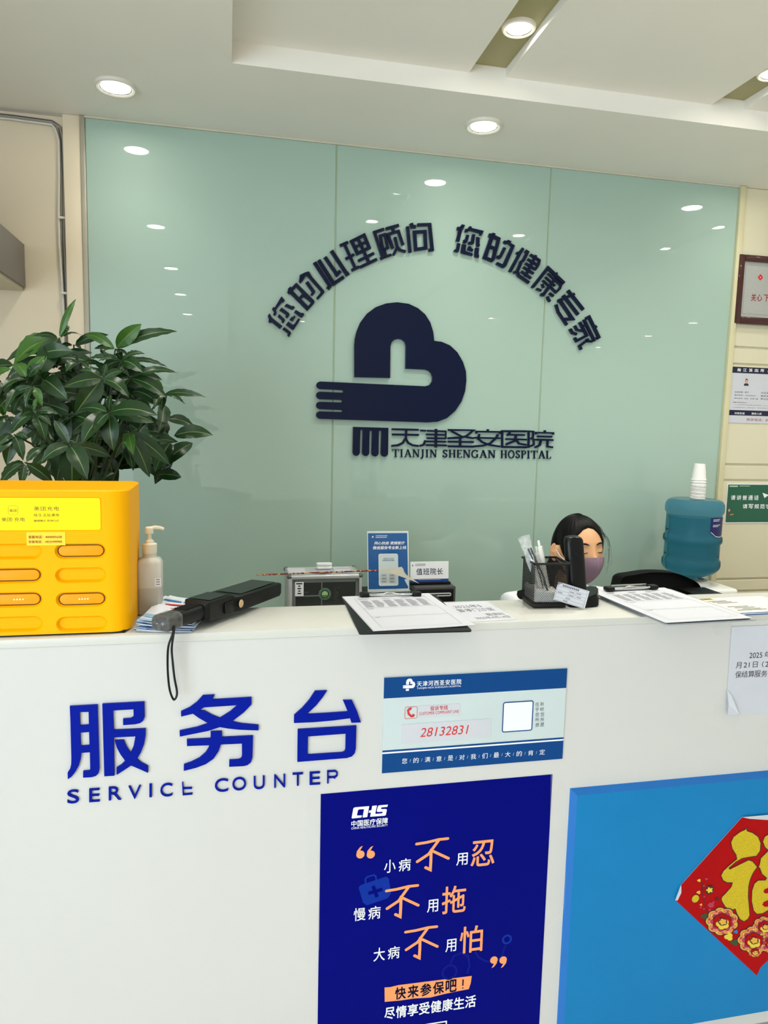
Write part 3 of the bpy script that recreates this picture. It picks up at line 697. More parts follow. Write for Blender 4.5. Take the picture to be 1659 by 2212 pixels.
# navy insurance poster
m_pos = M('poster_navy', (0, 7, 116), .55, noise=.03, spec=.06, coat_rough=.2); m_or = M('poster_orange', (250, 158, 98), .45, noise=0); m_fb = M('poster_faint_blue', (4, 22, 128), .5, noise=0, spec=.08); m_fb2 = M('poster_mid_blue', (12, 48, 152), .5, noise=0, spec=.08)
a = onY(692, 1715, YF); b = onY(1190, 1673, YF)
px0, px1, pz1, pz0 = onY(690, 1960, YF).x - .0005, onY(1180, 1900, YF).x + .001, (a.z + b.z) / 2, .17
S = Sheet((px0, YF - .0012, pz0), Xv, Zv, px1 - px0, pz1 - pz0, .001); S.base(m_pos)
J = crop(640, 1680, 600 / 1659); j1 = lambda x, y: J((x, y))[0]
I_ = crop(740, 1720, 120 / 1659)
S.poly_px(I_((318, 375), (335, 345), (370, 328), (795, 292), (735, 620), (595, 635), (640, 382), (495, 390), (460, 415), (430, 545), (440, 573), (580, 568), (560, 635), (290, 662), (270, 645)), m_sw)
S.poly_px(I_((885, 285), (1025, 272), (975, 525), (1180, 508), (1200, 480), (1185, 460), (1040, 468), (1020, 440), (1050, 310), (1080, 270), (1355, 247), (1335, 315), (1165, 330), (1145, 355), (1160, 382), (1300, 378), (1322, 405), (1290, 560), (1250, 580), (820, 610), (845, 487), (780, 490), (795, 425), (860, 415)), m_sw)
i1 = lambda x, y: I_((x, y))[0]
S.text_px('中国医疗保障', i1(262, 730), i1(1350, 812), m_sw, 1, off=.016); S.text_px('CHINA HEALTHCARE SECURITY', i1(262, 928), i1(1345, 888), m_sw)
def quote(x, y, r, up):
    c = S.uv(*j1(x, y)); k = 1 if up else -1
    pts = [(c[0] + r * math.cos(t), c[1] + k * r * math.sin(t)) for t in [PI * q / 10 for q in range(10, 25)]]
    pts += [(c[0] + r * .95 * k * 0 + r, c[1] + k * r * .1)]
    S.add(disc_shape(c[0], c[1], r), m_or, 1.3)
    S.add(poly_shape([(c[0] - r * k, c[1]), (c[0] - r * .85 * k, c[1] + r * .95 * k), (c[0] - r * .1 * k, c[1] + r * 1.9 * k), (c[0] + r * .55 * k, c[1] + r * 2.15 * k), (c[0] - r * .1 * k, c[1] + r * 1.0 * k), (c[0] + r * .1 * k, c[1])]), m_or)
for x in (383, 445): quote(x, 458, .0088, True)
for x in (1180, 1235): quote(x, 1088, .0088, False)
def hand(ch, x0, y0, x1, y1, m_, off):
    S.text_px(ch, j1(x0, y0), j1(x1, y1), m_, 2, off=off)
for t_, m_, off in (((('小', 525, 492, 592, 562), ('病', 612, 485, 682, 552), ('用', 957, 452, 1022, 517)), m_sw, .008), ((('慢', 343, 780, 413, 848), ('病', 430, 770, 502, 838), ('用', 782, 730, 846, 797)), m_sw, .008), ((('大', 462, 1018, 528, 1088), ('病', 547, 1010, 616, 1075), ('用', 892, 967, 954, 1033)), m_sw, .008)):
    for r_ in t_: hand(*r_, m_, off)
for r_ in (('忍', 1045, 380, 1182, 518), ('拖', 872, 652, 1010, 798), ('怕', 978, 892, 1110, 1033)): hand(*r_, m_or, .012)
def bu(x, y):
    o_ = (x, y)
    for ii, (pts, wd) in enumerate((([(718, 395), (780, 385), (850, 368), (905, 362)], 19), ([(850, 372), (790, 455), (722, 500)], 20), ([(805, 430), (803, 500), (800, 548), (772, 535)], 20), ([(818, 438), (865, 460), (908, 480)], 19))):
        S.add(stroke_shape(S.px([j1(p[0] + x, p[1] + y) for p in pts]), wd * .36166 / 1557 * 1.39), m_or, 2 + ii * .3)
        for p in (pts[0], pts[-1]):
            c = S.uv(*j1(p[0] + x, p[1] + y)); S.add(disc_shape(c[0], c[1], wd * .5 * .36166 / 1557 * 1.39, 12), m_or, 2.12 + ii * .3)
bu(0, 0); bu(-180, 280); bu(-66, 526)
S.poly_px(J((372, 655), (385, 640), (535, 590), (552, 600), (566, 690), (545, 720), (420, 762), (398, 745)), m_fb2)
S.stroke_px(J((415, 640), (412, 605), (422, 592), (462, 580), (475, 588), (478, 618)), .0035, m_fb2, 1.3)
S.stroke_px(J((458, 645), (482, 712)), .0075, m_pos, 2); S.stroke_px(J((430, 690), (514, 665)), .0075, m_pos, 2.3)
c = S.uv(*j1(1258, 965)); S.add(stroke_shape([(c[0] + .0095 * math.cos(2 * PI * k / 20), c[1] + .0095 * math.sin(2 * PI * k / 20)) for k in range(20)], .0045, True), m_fb2)
S.stroke_px(J((1248, 1000), (1225, 1070), (1190, 1100), (1130, 1095), (1085, 1070), (1068, 1035)), .005, m_fb)
c = S.uv(*j1(915, 1160)); S.add(stroke_shape([(c[0] + .016 * math.cos(2 * PI * k / 24), c[1] + .016 * math.sin(2 * PI * k / 24)) for k in range(24)], .005, True), m_fb)
S.stroke_px(J((920, 1110), (940, 1065), (985, 1045), (1025, 1065), (1035, 1120), (1020, 1170)), .005, m_fb)
S.poly_px(J((527, 1252), (560, 1250), (610, 1238), (1048, 1183), (1042, 1225), (1030, 1262), (960, 1275), (880, 1292), (800, 1312), (700, 1318), (620, 1330), (528, 1338)), m_or)
def line_px(txt, p0, p1, hpx, m_, off, layer=2):
    n = len(txt)
    for i, ch in enumerate(txt):
        x = p0[0] + (p1[0] - p0[0]) * i / (n - 1); y = p0[1] + (p1[1] - p0[1]) * i / (n - 1)
        if ch in '！': S.stroke_px([j1(x - 4, y - hpx * .45), j1(x - 6, y + hpx * .15)], .003, m_, layer); c = S.uv(*j1(x - 6, y + hpx * .36)); S.add(disc_shape(c[0], c[1], .0017, 10), m_, layer)
        else: S.text_px(ch, j1(x - hpx * .5, y - hpx * .5), j1(x + hpx * .5, y + hpx * .5 ), m_, layer, off=off)
line_px('快来参保吧！', (622, 1285), (1000, 1232), 64, M('poster_ink', (4, 6, 46), .5, noise=0, spec=.1), .022)
line_px('尽情享受健康生活', (558, 1405), (1040, 1335), 62, m_sw, .02)
q0 = S.uv(*j1(700, 1475)); q1 = S.uv(*j1(900, 1450)); S.rect(q0[0], q1[1] - .07, q1[0], q1[1], m_sw)
S.rect(q0[0] + .003, q1[1] - .067, q1[0] - .003, q1[1] - .003, m_pos, 2)
o = S.build('insurance_poster'); tag(o, 'navy poster with orange and white slogans taped to the counter front', 'poster')
m_tape = M('clear_tape', (246, 246, 240), .25, alpha=.045, noise=.1)
for nm, pts, lab in (('tape_strip', [(1190, 1672), (1222, 1662), (1222, 1960), (1182, 2000)], 'wide clear tape along the right edge of the navy poster'), ('tape_strip', [(662, 1722), (693, 1712), (690, 2050), (655, 2100)], 'wide clear tape along the left edge of the navy poster'),
                     ('tape_strip', [(1532, 1344), (1580, 1346), (1578, 1378), (1545, 1372)], 'short clear tape at the corner of the taped notice by the ledge'), ('tape_strip', [(1544, 1520), (1600, 1538), (1588, 1578), (1540, 1556)], 'clear tape patch at the foot of the taped notice')):
    o = extrude_shape(poly_shape(pts), lambda p: onY(p[0], p[1], YF - (.0018 if 'poster' in lab else .0004)), (0, -1, 0), .0003, nm, m_tape); tag(o, lab, 'tape', 'clear tape on the counter front')

# white notice, cut by the frame
nx0 = onY(1572, 1450, YF).x; nz1 = onY(1640, 1351, YF).z; nz0 = onY(1568, 1545, YF).z
S = Sheet((nx0, YF - .0015, nz0), Xv, Zv, .297, nz1 - nz0, .0005)
fold = [(.0, .030), (.006, .024), (.021, .0)]
S.base(m_pgrey, pts=[(.021, 0), (S.w, 0), (S.w, S.h), (.0, S.h), (.0015, .06), (.001, .03)])
n1 = crop(1540, 1320, 119 / 1012); q = lambda x, y: n1((x, y))[0]
for s, tl, br in (('2025', q(675, 768), q(902, 855)), ('年', q(948, 745), q(1075, 850)), ('月', q(425, 940), q(518, 1050)), ('21', q(567, 945), q(668, 1032)), ('日', q(738, 930), q(815, 1032)), ('（', q(905, 925), q(935, 1030)), ('2', q(965, 930), q(1020, 1020)),
                  ('保', q(415, 1110), q(515, 1225)), ('结', q(530, 1103), q(632, 1215)), ('算', q(652, 1098), q(755, 1210)), ('服', q(768, 1095), q(870, 1208)), ('务', q(890, 1092), q(992, 1205))):
    S.text_px(s, tl, br, m_ink)
root = S.build('taped_notice'); tag(root, 'white printed notice with a curled corner taped below the ledge at right', 'notice')
c0 = S.P((.001, .03)); c1 = S.P((.021, 0)); cc = S.P((.0, .0), .012); mid_ = S.P((.022, .012), .006)
pyobj('curled_corner', [S.P((.0005, .062), .0006), S.P((.011, .05), .004), S.P((.0, .004), .010), S.P((.028, .006), .012), S.P((.006, .028), .003)], [(0, 2, 3, 4), (0, 4, 3, 1)], m_paper, root, smooth=0)

# red fortune diamond on the blue panel
m_fr = M('fortune_red', (172, 4, 10), .55, noise=.05, spec=.12); m_gold = M('gold_glitter', (206, 180, 12), .4, metal=.1, noise=.35, nscale=900); m_dk = M('dark_maroon', (70, 12, 16), .5, noise=0); m_pk = M('print_pink', (224, 120, 96), .5, noise=0); m_go = M('print_gold', (226, 172, 62), .5, noise=0); m_gr = M('print_green', (40, 70, 34), .5, noise=0); m_yl = M('print_yellow', (226, 200, 60), .5, noise=0); m_mg = M('print_magenta', (176, 46, 78), .5, noise=0); m_bl2 = M('print_blue', (40, 110, 180), .5, noise=0)
YB_ = YF - .014
Hc = crop(1440, 1740, 219 / 1275); h1 = lambda x, y: Hc((x, y))[0]
q0 = onY(*h1(110, 1190), YB_); S = Sheet((q0.x, YB_ - .0016, q0.z - .26), Xv, Zv, .5, .52, .0008)
OUT = [(110, 1190), (180, 1000), (950, 145), (1275, 180), (1600, 140), (2500, 900), (2560, 990), (1600, 1840), (1275, 1945), (1180, 2040), (1135, 2140)]
S.base(m_fr, m_paper, pts=S.px(Hc(*OUT)))
bl1 = [(1000, 280), (1012, 318), (1080, 340), (1150, 390), (1183, 470), (1175, 570), (1130, 635), (1040, 648), (950, 665), (870, 710), (782, 785), (795, 798), (900, 745), (1030, 682), (1080, 700), (1110, 735), (1140, 770), (1085, 850), (1050, 930), (1030, 1020), (1026, 1150), (1040, 1300), (1045, 1380), (1020, 1430), (970, 1460), (920, 1430), (880, 1360), (860, 1300), (800, 1320), (730, 1270), (685, 1190), (690, 1150), (750, 1090), (810, 1020), (825, 970), (760, 970), (710, 945), (680, 880), (710, 820), (790, 745), (880, 672), (870, 620), (820, 540), (805, 460), (840, 390), (920, 330), (985, 300)]
bl2 = [(1290, 350), (1700, 420), (1750, 900), (1700, 1300), (1290, 1310), (1200, 1360), (1130, 1365), (1090, 1320), (1065, 1200), (1070, 1070), (1100, 980), (1150, 938), (1240, 935), (1255, 912), (1195, 860), (1170, 790), (1152, 772), (1165, 740), (1180, 660), (1230, 612), (1275, 565), (1230, 520), (1205, 450), (1230, 390)]
def grow(pts, k):
    n = len(pts); c = []
    ar = sum(pts[i][0] * pts[(i + 1) % n][1] - pts[(i + 1) % n][0] * pts[i][1] for i in range(n)); sg = 1 if ar > 0 else -1
    for i in range(n):
        a, b = Vector(pts[i - 1]), Vector(pts[(i + 1) % n]); d = (b - a).normalized(); c.append((pts[i][0] + sg * d.y * k, pts[i][1] - sg * d.x * k))
    return c
for bl in (bl1, bl2):
    S.add(stroke_shape(S.px(Hc(*bl)), .0022, True), m_dk, 2); S.poly_px(Hc(*bl), m_gold, 1)
for hl in ([(1700, 1010), (1290, 1030), (1230, 1050), (1215, 1085), (1240, 1105), (1290, 1100), (1700, 1085)], [(1700, 1170), (1290, 1182), (1220, 1210), (1200, 1245), (1230, 1273), (1290, 1270), (1700, 1260)]):
    S.poly_px(Hc(*hl), m_fr, 2)
SCN = [0]
def scallop(cx, cy, r, n, m_, layer, amp=.12, ph=0, sq=.85):
    SCN[0] += 1; layer += (SCN[0] % 97) * .009; pts = []
    for k in range(n * 6):
        t = 2 * PI * k / (n * 6); rr = r * (1 - amp + amp * abs(math.sin(n * t / 2 + ph)))
        pts.append((cx + rr * math.cos(t), cy + rr * math.sin(t) * sq))
    S.add(poly_shape(S.px(Hc(*pts))), m_, layer)
def peony(cx, cy, r):
    scallop(cx, cy, r * 1.08, 9, m_dk, 1); scallop(cx, cy, r, 9, m_go, 2); scallop(cx, cy, r * .92, 9, m_pk, 3); scallop(cx, cy, r * .82, 9, m_go, 4, .16); scallop(cx, cy, r * .76, 9, m_mg, 5, .2)
    scallop(cx, cy, r * .62, 6, m_dk, 6); scallop(cx, cy, r * .57, 6, m_fr, 7); scallop(cx, cy + r * .12, r * .42, 5, m_yl, 8, .2); scallop(cx, cy - r * .02, r * .3, 5, m_dk, 9); scallop(cx, cy - r * .02, r * .24, 5, m_go, 10, .3)
    for k in range(14):
        t = 2 * PI * k / 14 + .2; scallop(cx + r * .82 * math.cos(t), cy + r * .7 * math.sin(t), r * .07, 3, m_mg if k % 2 else m_yl, 6)
peony(695, 1455, 205); peony(1090, 1690, 200); peony(1230, 1520, 150); peony(1105, 1830, 85); peony(1330, 1720, 170)
S.add(disc_shape(*S.uv(*h1(362, 1170)), .0107), m_dk, 1); S.add(disc_shape(*S.uv(*h1(360, 1170)), .0095), m_gold, 2)
S.add(disc_shape(*S.uv(*h1(540, 1060)), .0118), m_dk, 1); scallop(538, 1062, 45, 5, m_yl, 2, .5)
S.stroke_px(Hc((450, 960), (440, 1080), (475, 1200), (490, 1300), (530, 1370)), .002, m_dk, 1); S.stroke_px(Hc((440, 1060), (500, 1010), (580, 1000)), .0014, m_dk, 1)
for x, y, r in ((498, 922, 18), (468, 1008, 14), (470, 1145, 14), (425, 1278, 15), (468, 1298, 14), (540, 1310, 18), (585, 1215, 16), (555, 1250, 40)): scallop(x, y, r, 5, m_mg, 2)
for x, y, r, mm in ((405, 940, 24, m_yl), (470, 1390, 48, m_gr), (780, 1650, 60, m_yl), (850, 1720, 52, m_gr), (868, 1585, 30, m_bl2), (400, 1090, 28, m_go), (630, 1170, 28, m_dk), (430, 1245, 18, m_go)): scallop(x, y, r, 3, mm, 2, .35)
fort = S.build('fortune_paper'); tag(fort, 'red diamond paper with a gold glitter character and peonies on the blue panel', 'decoration')
for pts, dd in (([(180, 1000), (110, 1190), (135, 1192), (182, 1095), (182, 1030)], .006), ([(950, 145), (1275, 116), (1500, 110), (1500, 185), (1275, 180), (1040, 165)], .006)):
    o = extrude_shape(poly_shape(Hc(*pts)), lambda p: onY(p[0], p[1], YB_ - .004), (0, -1, 0), .001, 'curled_edge', m_paper, fort)

# ================================================================== ON THE LEDGE
ZL = ZT + .0002
# ---- yellow power bank cabinet
m_yel = M('cabinet_yellow', (255, 180, 0), .45, noise=.015, nscale=5, spec=.12); m_yel2 = M('power_bank_yellow', (250, 160, 4), .4, noise=.02, spec=.25)
m_disp = M('lit_yellow_display', (255, 232, 0), .4, noise=0, emis=.30, spec=.2); m_bk = M('black_plastic', (10, 10, 11), .4, noise=.05, spec=.3); m_slotk = M('slot_gap_shade', (26, 14, 8), .6, noise=0)
m_brown = M('print_brown', (120, 96, 10), .5, noise=0); m_redbr = M('print_red_brown', (170, 60, 20), .5, noise=0); m_stick = M('sticker_yellow', (255, 214, 40), .5, noise=.02)
m_dot = M('indicator_white', (255, 255, 240), .4, noise=0, emis=1.2)
yx1, yx0, yy0, yy1 = -.181, -.468, 1.402, 1.60
z0, z1 = ZL + .004, EYE - .127
t = thing('power_bank_cabinet', 'yellow power bank rental cabinet at the left end of the ledge', 'cabinet', ((yx0 + yx1) / 2, 1.5, ZL))
Rr = .034
# plan outline, counter-clockwise from the front left of the flat front
out = []
for cx, cy, a in ((yx1 - Rr, yy0 + Rr, -PI / 2), (yx1 - .02, yy1 - .02, 0), (yx0 + .02, yy1 - .02, PI / 2), (yx0 + Rr, yy0 + Rr, PI)):
    r_ = Rr if a in (-PI / 2, PI) else .02
    for k in range(9):
        an = a + PI / 2 * k / 8; out.append((cx + r_ * math.cos(an), cy + r_ * math.sin(an)))
bm = B(); n = len(out)
fx = lambda x, y: 0.0
lo = [bm.verts.new((p[0], p[1], z0)) for p in out]; lo2 = [bm.verts.new((p[0], p[1], z0 + .004)) for p in out]
def ztop(y): return z1 + .0015 * max(0, (y - yy0) / (yy1 - yy0)) ** 1.3
hi = [bm.verts.new((p[0], p[1], ztop(p[1]) - .003)) for p in out]
ccx, ccy = (yx0 + yx1) / 2, (yy0 + yy1) / 2
def sh_(p, k): return (ccx + (p[0] - ccx) * (1 - k / (yx1 - yx0) * 2), ccy + (p[1] - ccy) * (1 - k / (yy1 - yy0) * 2))
hi2 = [bm.verts.new((*sh_(p, .003), ztop(p[1]))) for p in out]
hi3 = [bm.verts.new((*sh_(p, .010), ztop(p[1]) - .001)) for p in out]
hi4 = [bm.verts.new((*sh_(p, .030), z1 - .0008)) for p in out]
for A_, C_, skip in ((lo, hi, True), (hi, hi2, False), (hi2, hi3, False), (hi3, hi4, False)):
    for k in range(n):
        if skip and k == n - 1: continue                      # the flat front between the rounded corners is the panel with the slots
        bm.faces.new((A_[k], A_[(k + 1) % n], C_[(k + 1) % n], C_[k]))
bm.faces.new(hi4); bm.faces.new(list(reversed(lo)))
# front panel with recesses
fxa, fxb = yx0 + Rr, yx1 - Rr
fz = lambda px, py: onY(px, py, yy0)
rows = [1191, 1243, 1295.5, 1348]
slots = []
for py, shift in zip(rows, (0, 1, 2, 3)):
    c = fz(174 + shift, py - .5); slots.append((c.x, c.z)); c2 = fz(33 + shift, py + .5); slots.append((c2.x, c2.z))
sw, shh = .0405, .0112
holes = []
def stad(cx, cz, hw, hh, n=8):
    o_ = []
    for k in range(n + 1): o_.append((cx + hw - hh + hh * math.cos(-PI / 2 + PI * k / n), cz + hh * math.sin(-PI / 2 + PI * k / n)))
    for k in range(n + 1): o_.append((cx - hw + hh + hh * math.cos(PI / 2 + PI * k / n), cz + hh * math.sin(PI / 2 + PI * k / n)))
    return o_
for c in slots: holes.append(stad(c[0], c[1], sw + .0045, shh + .0035))
dd0 = fz(-130, 1077); dd1 = fz(217, 1146)
dx0, dx1, dz1, dz0 = yx0 + .04, dd1.x, fz(120, 1076).z, fz(120, 1145.5).z
holes.append(rrect_pts(dx0 - .002, dz0 - .002, dx1 + .003, dz1 + .002, .006))
sq = [(fxa, z0), (fxb, z0), (fxb, z1 - .003), (fxa, z1 - .003)]
V_, T_ = poly_shape(sq, *[list(reversed(h)) for h in holes])
vv = [bm.verts.new((p[0], yy0, p[1])) for p in V_]
for q in T_: bm.faces.new([vv[i] for i in q])
ofs = 4
for hi_, h in enumerate(holes):
    ring = vv[ofs:ofs + len(h)]; ofs += len(h)
    cx = sum(p.co.x for p in ring) / len(ring); cz = sum(p.co.z for p in ring) / len(ring)
    dp = .008 if hi_ < 8 else .004
    kx = .0045 if hi_ < 8 else .0015
    def shr(p, k, d):
        x = p.x; z = p.z; hw = max(abs(q.co.x - cx) for q in ring); hh = max(abs(q.co.z - cz) for q in ring)
        return bm.verts.new((cx + (x - cx) * (hw - k) / hw, yy0 + d, cz + (z - cz) * (hh - k) / hh))
    r2 = [shr(p.co, kx * .8, dp * .75) for p in ring]; r3 = [shr(p.co, kx, dp) for p in ring]
    for A_, C_ in ((ring, r2), (r2, r3)):
        for k in range(len(ring)): bm.faces.new((A_[k], A_[(k + 1) % len(ring)], C_[(k + 1) % len(ring)], C_[k]))
    bm.faces.new(r3)
bmesh.ops.remove_doubles(bm, verts=bm.verts, dist=.00005)
bmesh.ops.recalc_face_normals(bm, faces=bm.faces)
obj('body', bm, m_yel, t, world=True, smooth=40)
bm = B(); box(bm, (yx0 + .01, yy0 + .004, ZL), (yx1 - .008, yy1 - .006, z0 + .001), bev=.003); obj('base', bm, m_bk, t, world=True)
S = Sheet((dx0, yy0 + .0022, dz0), Xv, Zv, dx1 - dx0, dz1 - dz0, .0015); S.base(m_disp, pts=rrect_pts(0, 0, S.w, S.h, .004))
q = crop(0, 1040, 310 / 1659); q1 = lambda x, y: q((x, y))[0]
S.text_px('美团充电', q1(390, 288), q1(685, 338), m_brown, space=1.12, off=.012); S.text_px('给生活加满电', q1(390, 370), q1(685, 407), m_brown, space=1.1, off=.014); S.text_px('随借随还 异地归还', q1(392, 440), q1(685, 468), m_brown, off=.016)
S.text_px('美团·充电', q1(15, 415), q1(290, 464), m_brown, off=.012); S.text_px('美团', q1(106, 318), q1(195, 355), m_brown, off=.012)
a = S.uv(*q1(92, 280)); b = S.uv(*q1(208, 386)); S.outline(a[0], b[1], b[0], a[1], .0006, m_brown, r=.004)
disp = S.build('display_panel', t)
S = Sheet((fz(57, 1149).x, yy0 - .0008, fz(57, 1178.5).z), Xv, Zv, fz(141, 1149).x - fz(57, 1149).x, fz(57, 1149.5).z - fz(57, 1178.5).z, .0006); S.base(m_stick)
S.text_px('客服电话：4000005658', q1(328, 626), q1(715, 656), m_redbr, off=.01); S.text_px('安装电话：18222490905', q1(330, 682), q1(718, 710), m_redbr, off=.01)
S.build('phone_sticker', t)
WH = {0: ('top right', 0), 4: ('third right', 4), 3: ('second left', 0), 5: ('third left', 4)}
for k, (nm, dots) in WH.items():
    c = slots[k]
    pb = thing('power_bank', 'yellow power bank in the %s slot of the yellow cabinet' % nm, 'power bank', (c[0], yy0 + .004, c[1]), 0, 'power banks docked in the yellow cabinet')
    bm = B(); pts = [(0.0, 1.0), (.0015, 1.0)]
    rings = []
    for d, k_ in ((.060, 0), (.0015, 0), (.0002, .0012), (-.0004, .004)):
        rings.append([bm.verts.new((p[0], d, p[1])) for p in stad(0, 0, sw - .0012 - k_, shh - .0012 - k_ * .9)])
    for A_, C_ in zip(rings, rings[1:]):
        for i in range(len(A_)): bm.faces.new((A_[i], A_[(i + 1) % len(A_)], C_[(i + 1) % len(A_)], C_[i]))
    bm.faces.new(rings[-1]); bm.faces.new(list(reversed(rings[0]))); bmesh.ops.recalc_face_normals(bm, faces=bm.faces)
    obj('shell', bm, m_yel2, pb)
    V_, T_ = poly_shape(stad(0, 0, sw + .0001, shh + .0001), stad(0, 0, sw - .0013, shh - .0013))
    bm = B(); w_ = [bm.verts.new((p[0], .0012, p[1])) for p in V_]
    for q_ in T_: bm.faces.new([w_[i] for i in q_])
    obj('gap_shade_ring', bm, m_slotk, pb, smooth=0)  # flat dark ring: shade of the gap round the power bank, put in as colour
    if dots:
        bm = B()
        for i in range(4): ball(bm, (-.0075 + i * .005 + .003, -.0006, .0), .0011, (1, .4, 1), 8, 6)
        obj('indicator_lights', bm, m_dot, pb)

# ---- sanitizer bottle
m_frost = M('frosted_plastic', (206, 204, 196), .35, noise=.02, spec=.4, sss=.3); m_cap = M('ivory_plastic', (232, 226, 206), .4, noise=.02); m_gel = M('sanitizer_liquid', (184, 182, 172), .3, noise=.02)
bc = onZ(321, 1318, ZL); bY = 1.553
bc = Vector((-.1585, bY, ZL))
t = thing('pump_bottle', 'frosted hand sanitizer pump bottle beside the yellow cabinet', 'bottle', bc)
bm = B()
zf = .118
def sqring(z, hw, r):
    return [bm.verts.new((p[0], p[1], z)) for p in rrect_pts(-hw, -hw, hw, hw, r, 5)]
rg = [sqring(0, .0225, .009), sqring(.003, .0245, .009), sqring(.058, .0248, .009)]
for A_, C_ in zip(rg, rg[1:]):
    for k in range(len(A_)): bm.faces.new((A_[k], A_[(k + 1) % len(A_)], C_[(k + 1) % len(A_)], C_[k]))
bm.faces.new(list(reversed(rg[0]))); obj('filled_part', bm, m_gel, t)
bm = B(); rg = [sqring(.058, .0248, .009), sqring(.108, .0248, .009), sqring(.116, .021, .010), sqring(.120, .0145, .0135), sqring(.130, .0135, .0133)]
for A_, C_ in zip(rg, rg[1:]):
    for k in range(len(A_)): bm.faces.new((A_[k], A_[(k + 1) % len(A_)], C_[(k + 1) % len(A_)], C_[k]))
bm.faces.new(rg[-1]); obj('bottle_body', bm, m_frost, t)
bm = B(); lathe(bm, [(.0145, .128), (.015, .130), (.015, .147), (.0135, .1485), (.009, .150), (.009, .154), (.0065, .1555), (.0045, .157), (.0045, .168), (.0085, .169), (.009, .171), (.0085, .181), (.006, .183)], 28)
tube(bm, [(0, 0, .179), (.012, 0, .1815), (.022, 0, .1805), (.029, -.001, .178)], [.0045, .0042, .0036, .003], 10); obj('pump', bm, m_cap, t)
S = Sheet((bc.x + .012, bY - .0256, ZL + .062), Xv, Zv, .012, .017, .0003); S.base(m_sw)
for k in range(3): S.rect(.002, .003 + k * .005, .010, .0055 + k * .005, m_lite)
S.build('bottle_label', t)

# ---- leaflets
m_lf = M('leaflet_print', (226, 232, 240), .4, noise=.01); m_lb = M('leaflet_blue', (44, 112, 176), .4, noise=0); m_lb2 = M('leaflet_light_blue', (150, 190, 224), .4, noise=0)
for k in range(12):
    w_, h_ = .105, .205
    ang = math.radians(-7 + random.uniform(-3, 3) - k * .3)
    ox, oy = -.172 + random.uniform(-.004, .005) + k * .0006, 1.408 + random.uniform(-.004, .006)
    zz_ = ZL + .0016 * k + .0008
    S = Sheet((ox, oy, zz_), (math.cos(ang), math.sin(ang), 0), (-math.sin(ang), math.cos(ang), 0), w_, h_, .0007)
    cz = .004 + .0007 * k
    S.defm = (lambda c_: (lambda u, v: c_ * max(0, 1 - u * 2.2) ** 2 * .5))(cz)
    S.base(m_lf, nx=8, ny=4)
    S.rect(.0, .0, w_, .014, m_lb2 if k % 2 else m_lb)
    if k == 11:
        S.rect(.0, .160, .037, .172, m_lb); S.rect(.041, .160, .08, .172, m_lb)
        S.text('健康体检', .045, .186, .085, .194, m_lb, off=.01); S.rect(.012, .132, .08, .140, m_red); S.rect(.030, .110, .075, .114, m_red)
        S.text('医保服务', .012, .132, .08, .140, m_red, 2)
        S.add(poly_shape([(0, .03), (.04, .03), (.055, .045), (.03, .055), (0, .05)]), m_lb2); S.rect(.03, .06, .08, .063, m_lite)
    S.text  # printed
    lab = 'blue and white leaflet, %s of the pile under the metal detector' % ('topmost' if k == 11 else 'lowest' if k == 0 else NTH[11 - k] + ' from the top')
    tag(S.build('leaflet'), lab, 'leaflet', 'leaflets piled under the metal detector')
# crumpled wrapper behind the leaflets
bm = B(); ball(bm, (0, 0, 0), .014, (1, 1, .9), 14, 10)
for v in bm.verts: v.co *= 1 + random.uniform(-.25, .2)
for v in bm.verts: v.co += Vector((-.178, 1.585, ZT + .016))
for v in bm.verts:
    if v.co.z < ZT + .001: v.co.z = ZT + .001
tag(obj('crumpled_wrapper', bm, M('cellophane', (214, 212, 204), .2, alpha=.7, noise=.2), smooth=0), 'small crumpled pale wrapper between the cabinet and the leaflets', 'wrapper')

# ---- hand held metal detector
m_det = M('detector_black', (9, 11, 12), .45, spec=.3, noise=.06, bump=.1, nscale=300); m_det2 = M('detector_label', (8, 18, 17), .3, spec=.3, noise=.02)
A0 = Vector((-.119, 1.330, EYE - .364)); B0 = Vector((.091, 1.669, EYE - .376))
d = (B0 - A0); Ld = d.length; d.normalize(); sd = d.cross(Vector((0, 0, 1))).normalized(); up = sd.cross(d)
MT = Matrix((( d.x, sd.x, up.x, A0.x), (d.y, sd.y, up.y, A0.y), (d.z, sd.z, up.z, A0.z), (0, 0, 0, 1)))   # local: x along, y to the right, z up
t = thing('metal_detector', 'black hand held metal detector lying across the leaflets', 'metal detector', A0)
def ringsec(bm, secs, n=5):
    prev = None
    for x, hw, zt, zb, r in secs:
        ring = [bm.verts.new(MT @ Vector((x, p[0], p[1]))) for p in rrect_pts(-hw, zb, hw, zt, r, n)]
        if prev is None: bm.faces.new(ring)
        else:
            for k in range(len(ring)): bm.faces.new((prev[k], ring[k], ring[(k + 1) % len(ring)], prev[(k + 1) % len(ring)]))
        prev = ring
    bm.faces.new(list(reversed(prev))); bmesh.ops.recalc_face_normals(bm, faces=bm.faces)
bm = B(); ringsec(bm, [(0, .0185, .013, -.012, .009), (.004, .0205, .015, -.014, .010), (.020, .021, .0155, -.0145, .011), (.0215, .0205, .015, -.014, .011), (.03, .0205, .015, -.014, .011), (.12, .0215, .0155, -.0145, .011)])
for k in range(7): box(bm, (.06 + k * .007, -.014, .0135), (.063 + k * .007, .014, .0168), bev=.0008, seg=1, mat=MT)
obj('handle', bm, m_det, t, world=True)
bm = B(); ringsec(bm, [(.108, .022, .016, -.015, .006), (.116, .029, .022, -.018, .004), (.19, .030, .0225, -.018, .004), (.205, .030, .018, -.016, .004)])
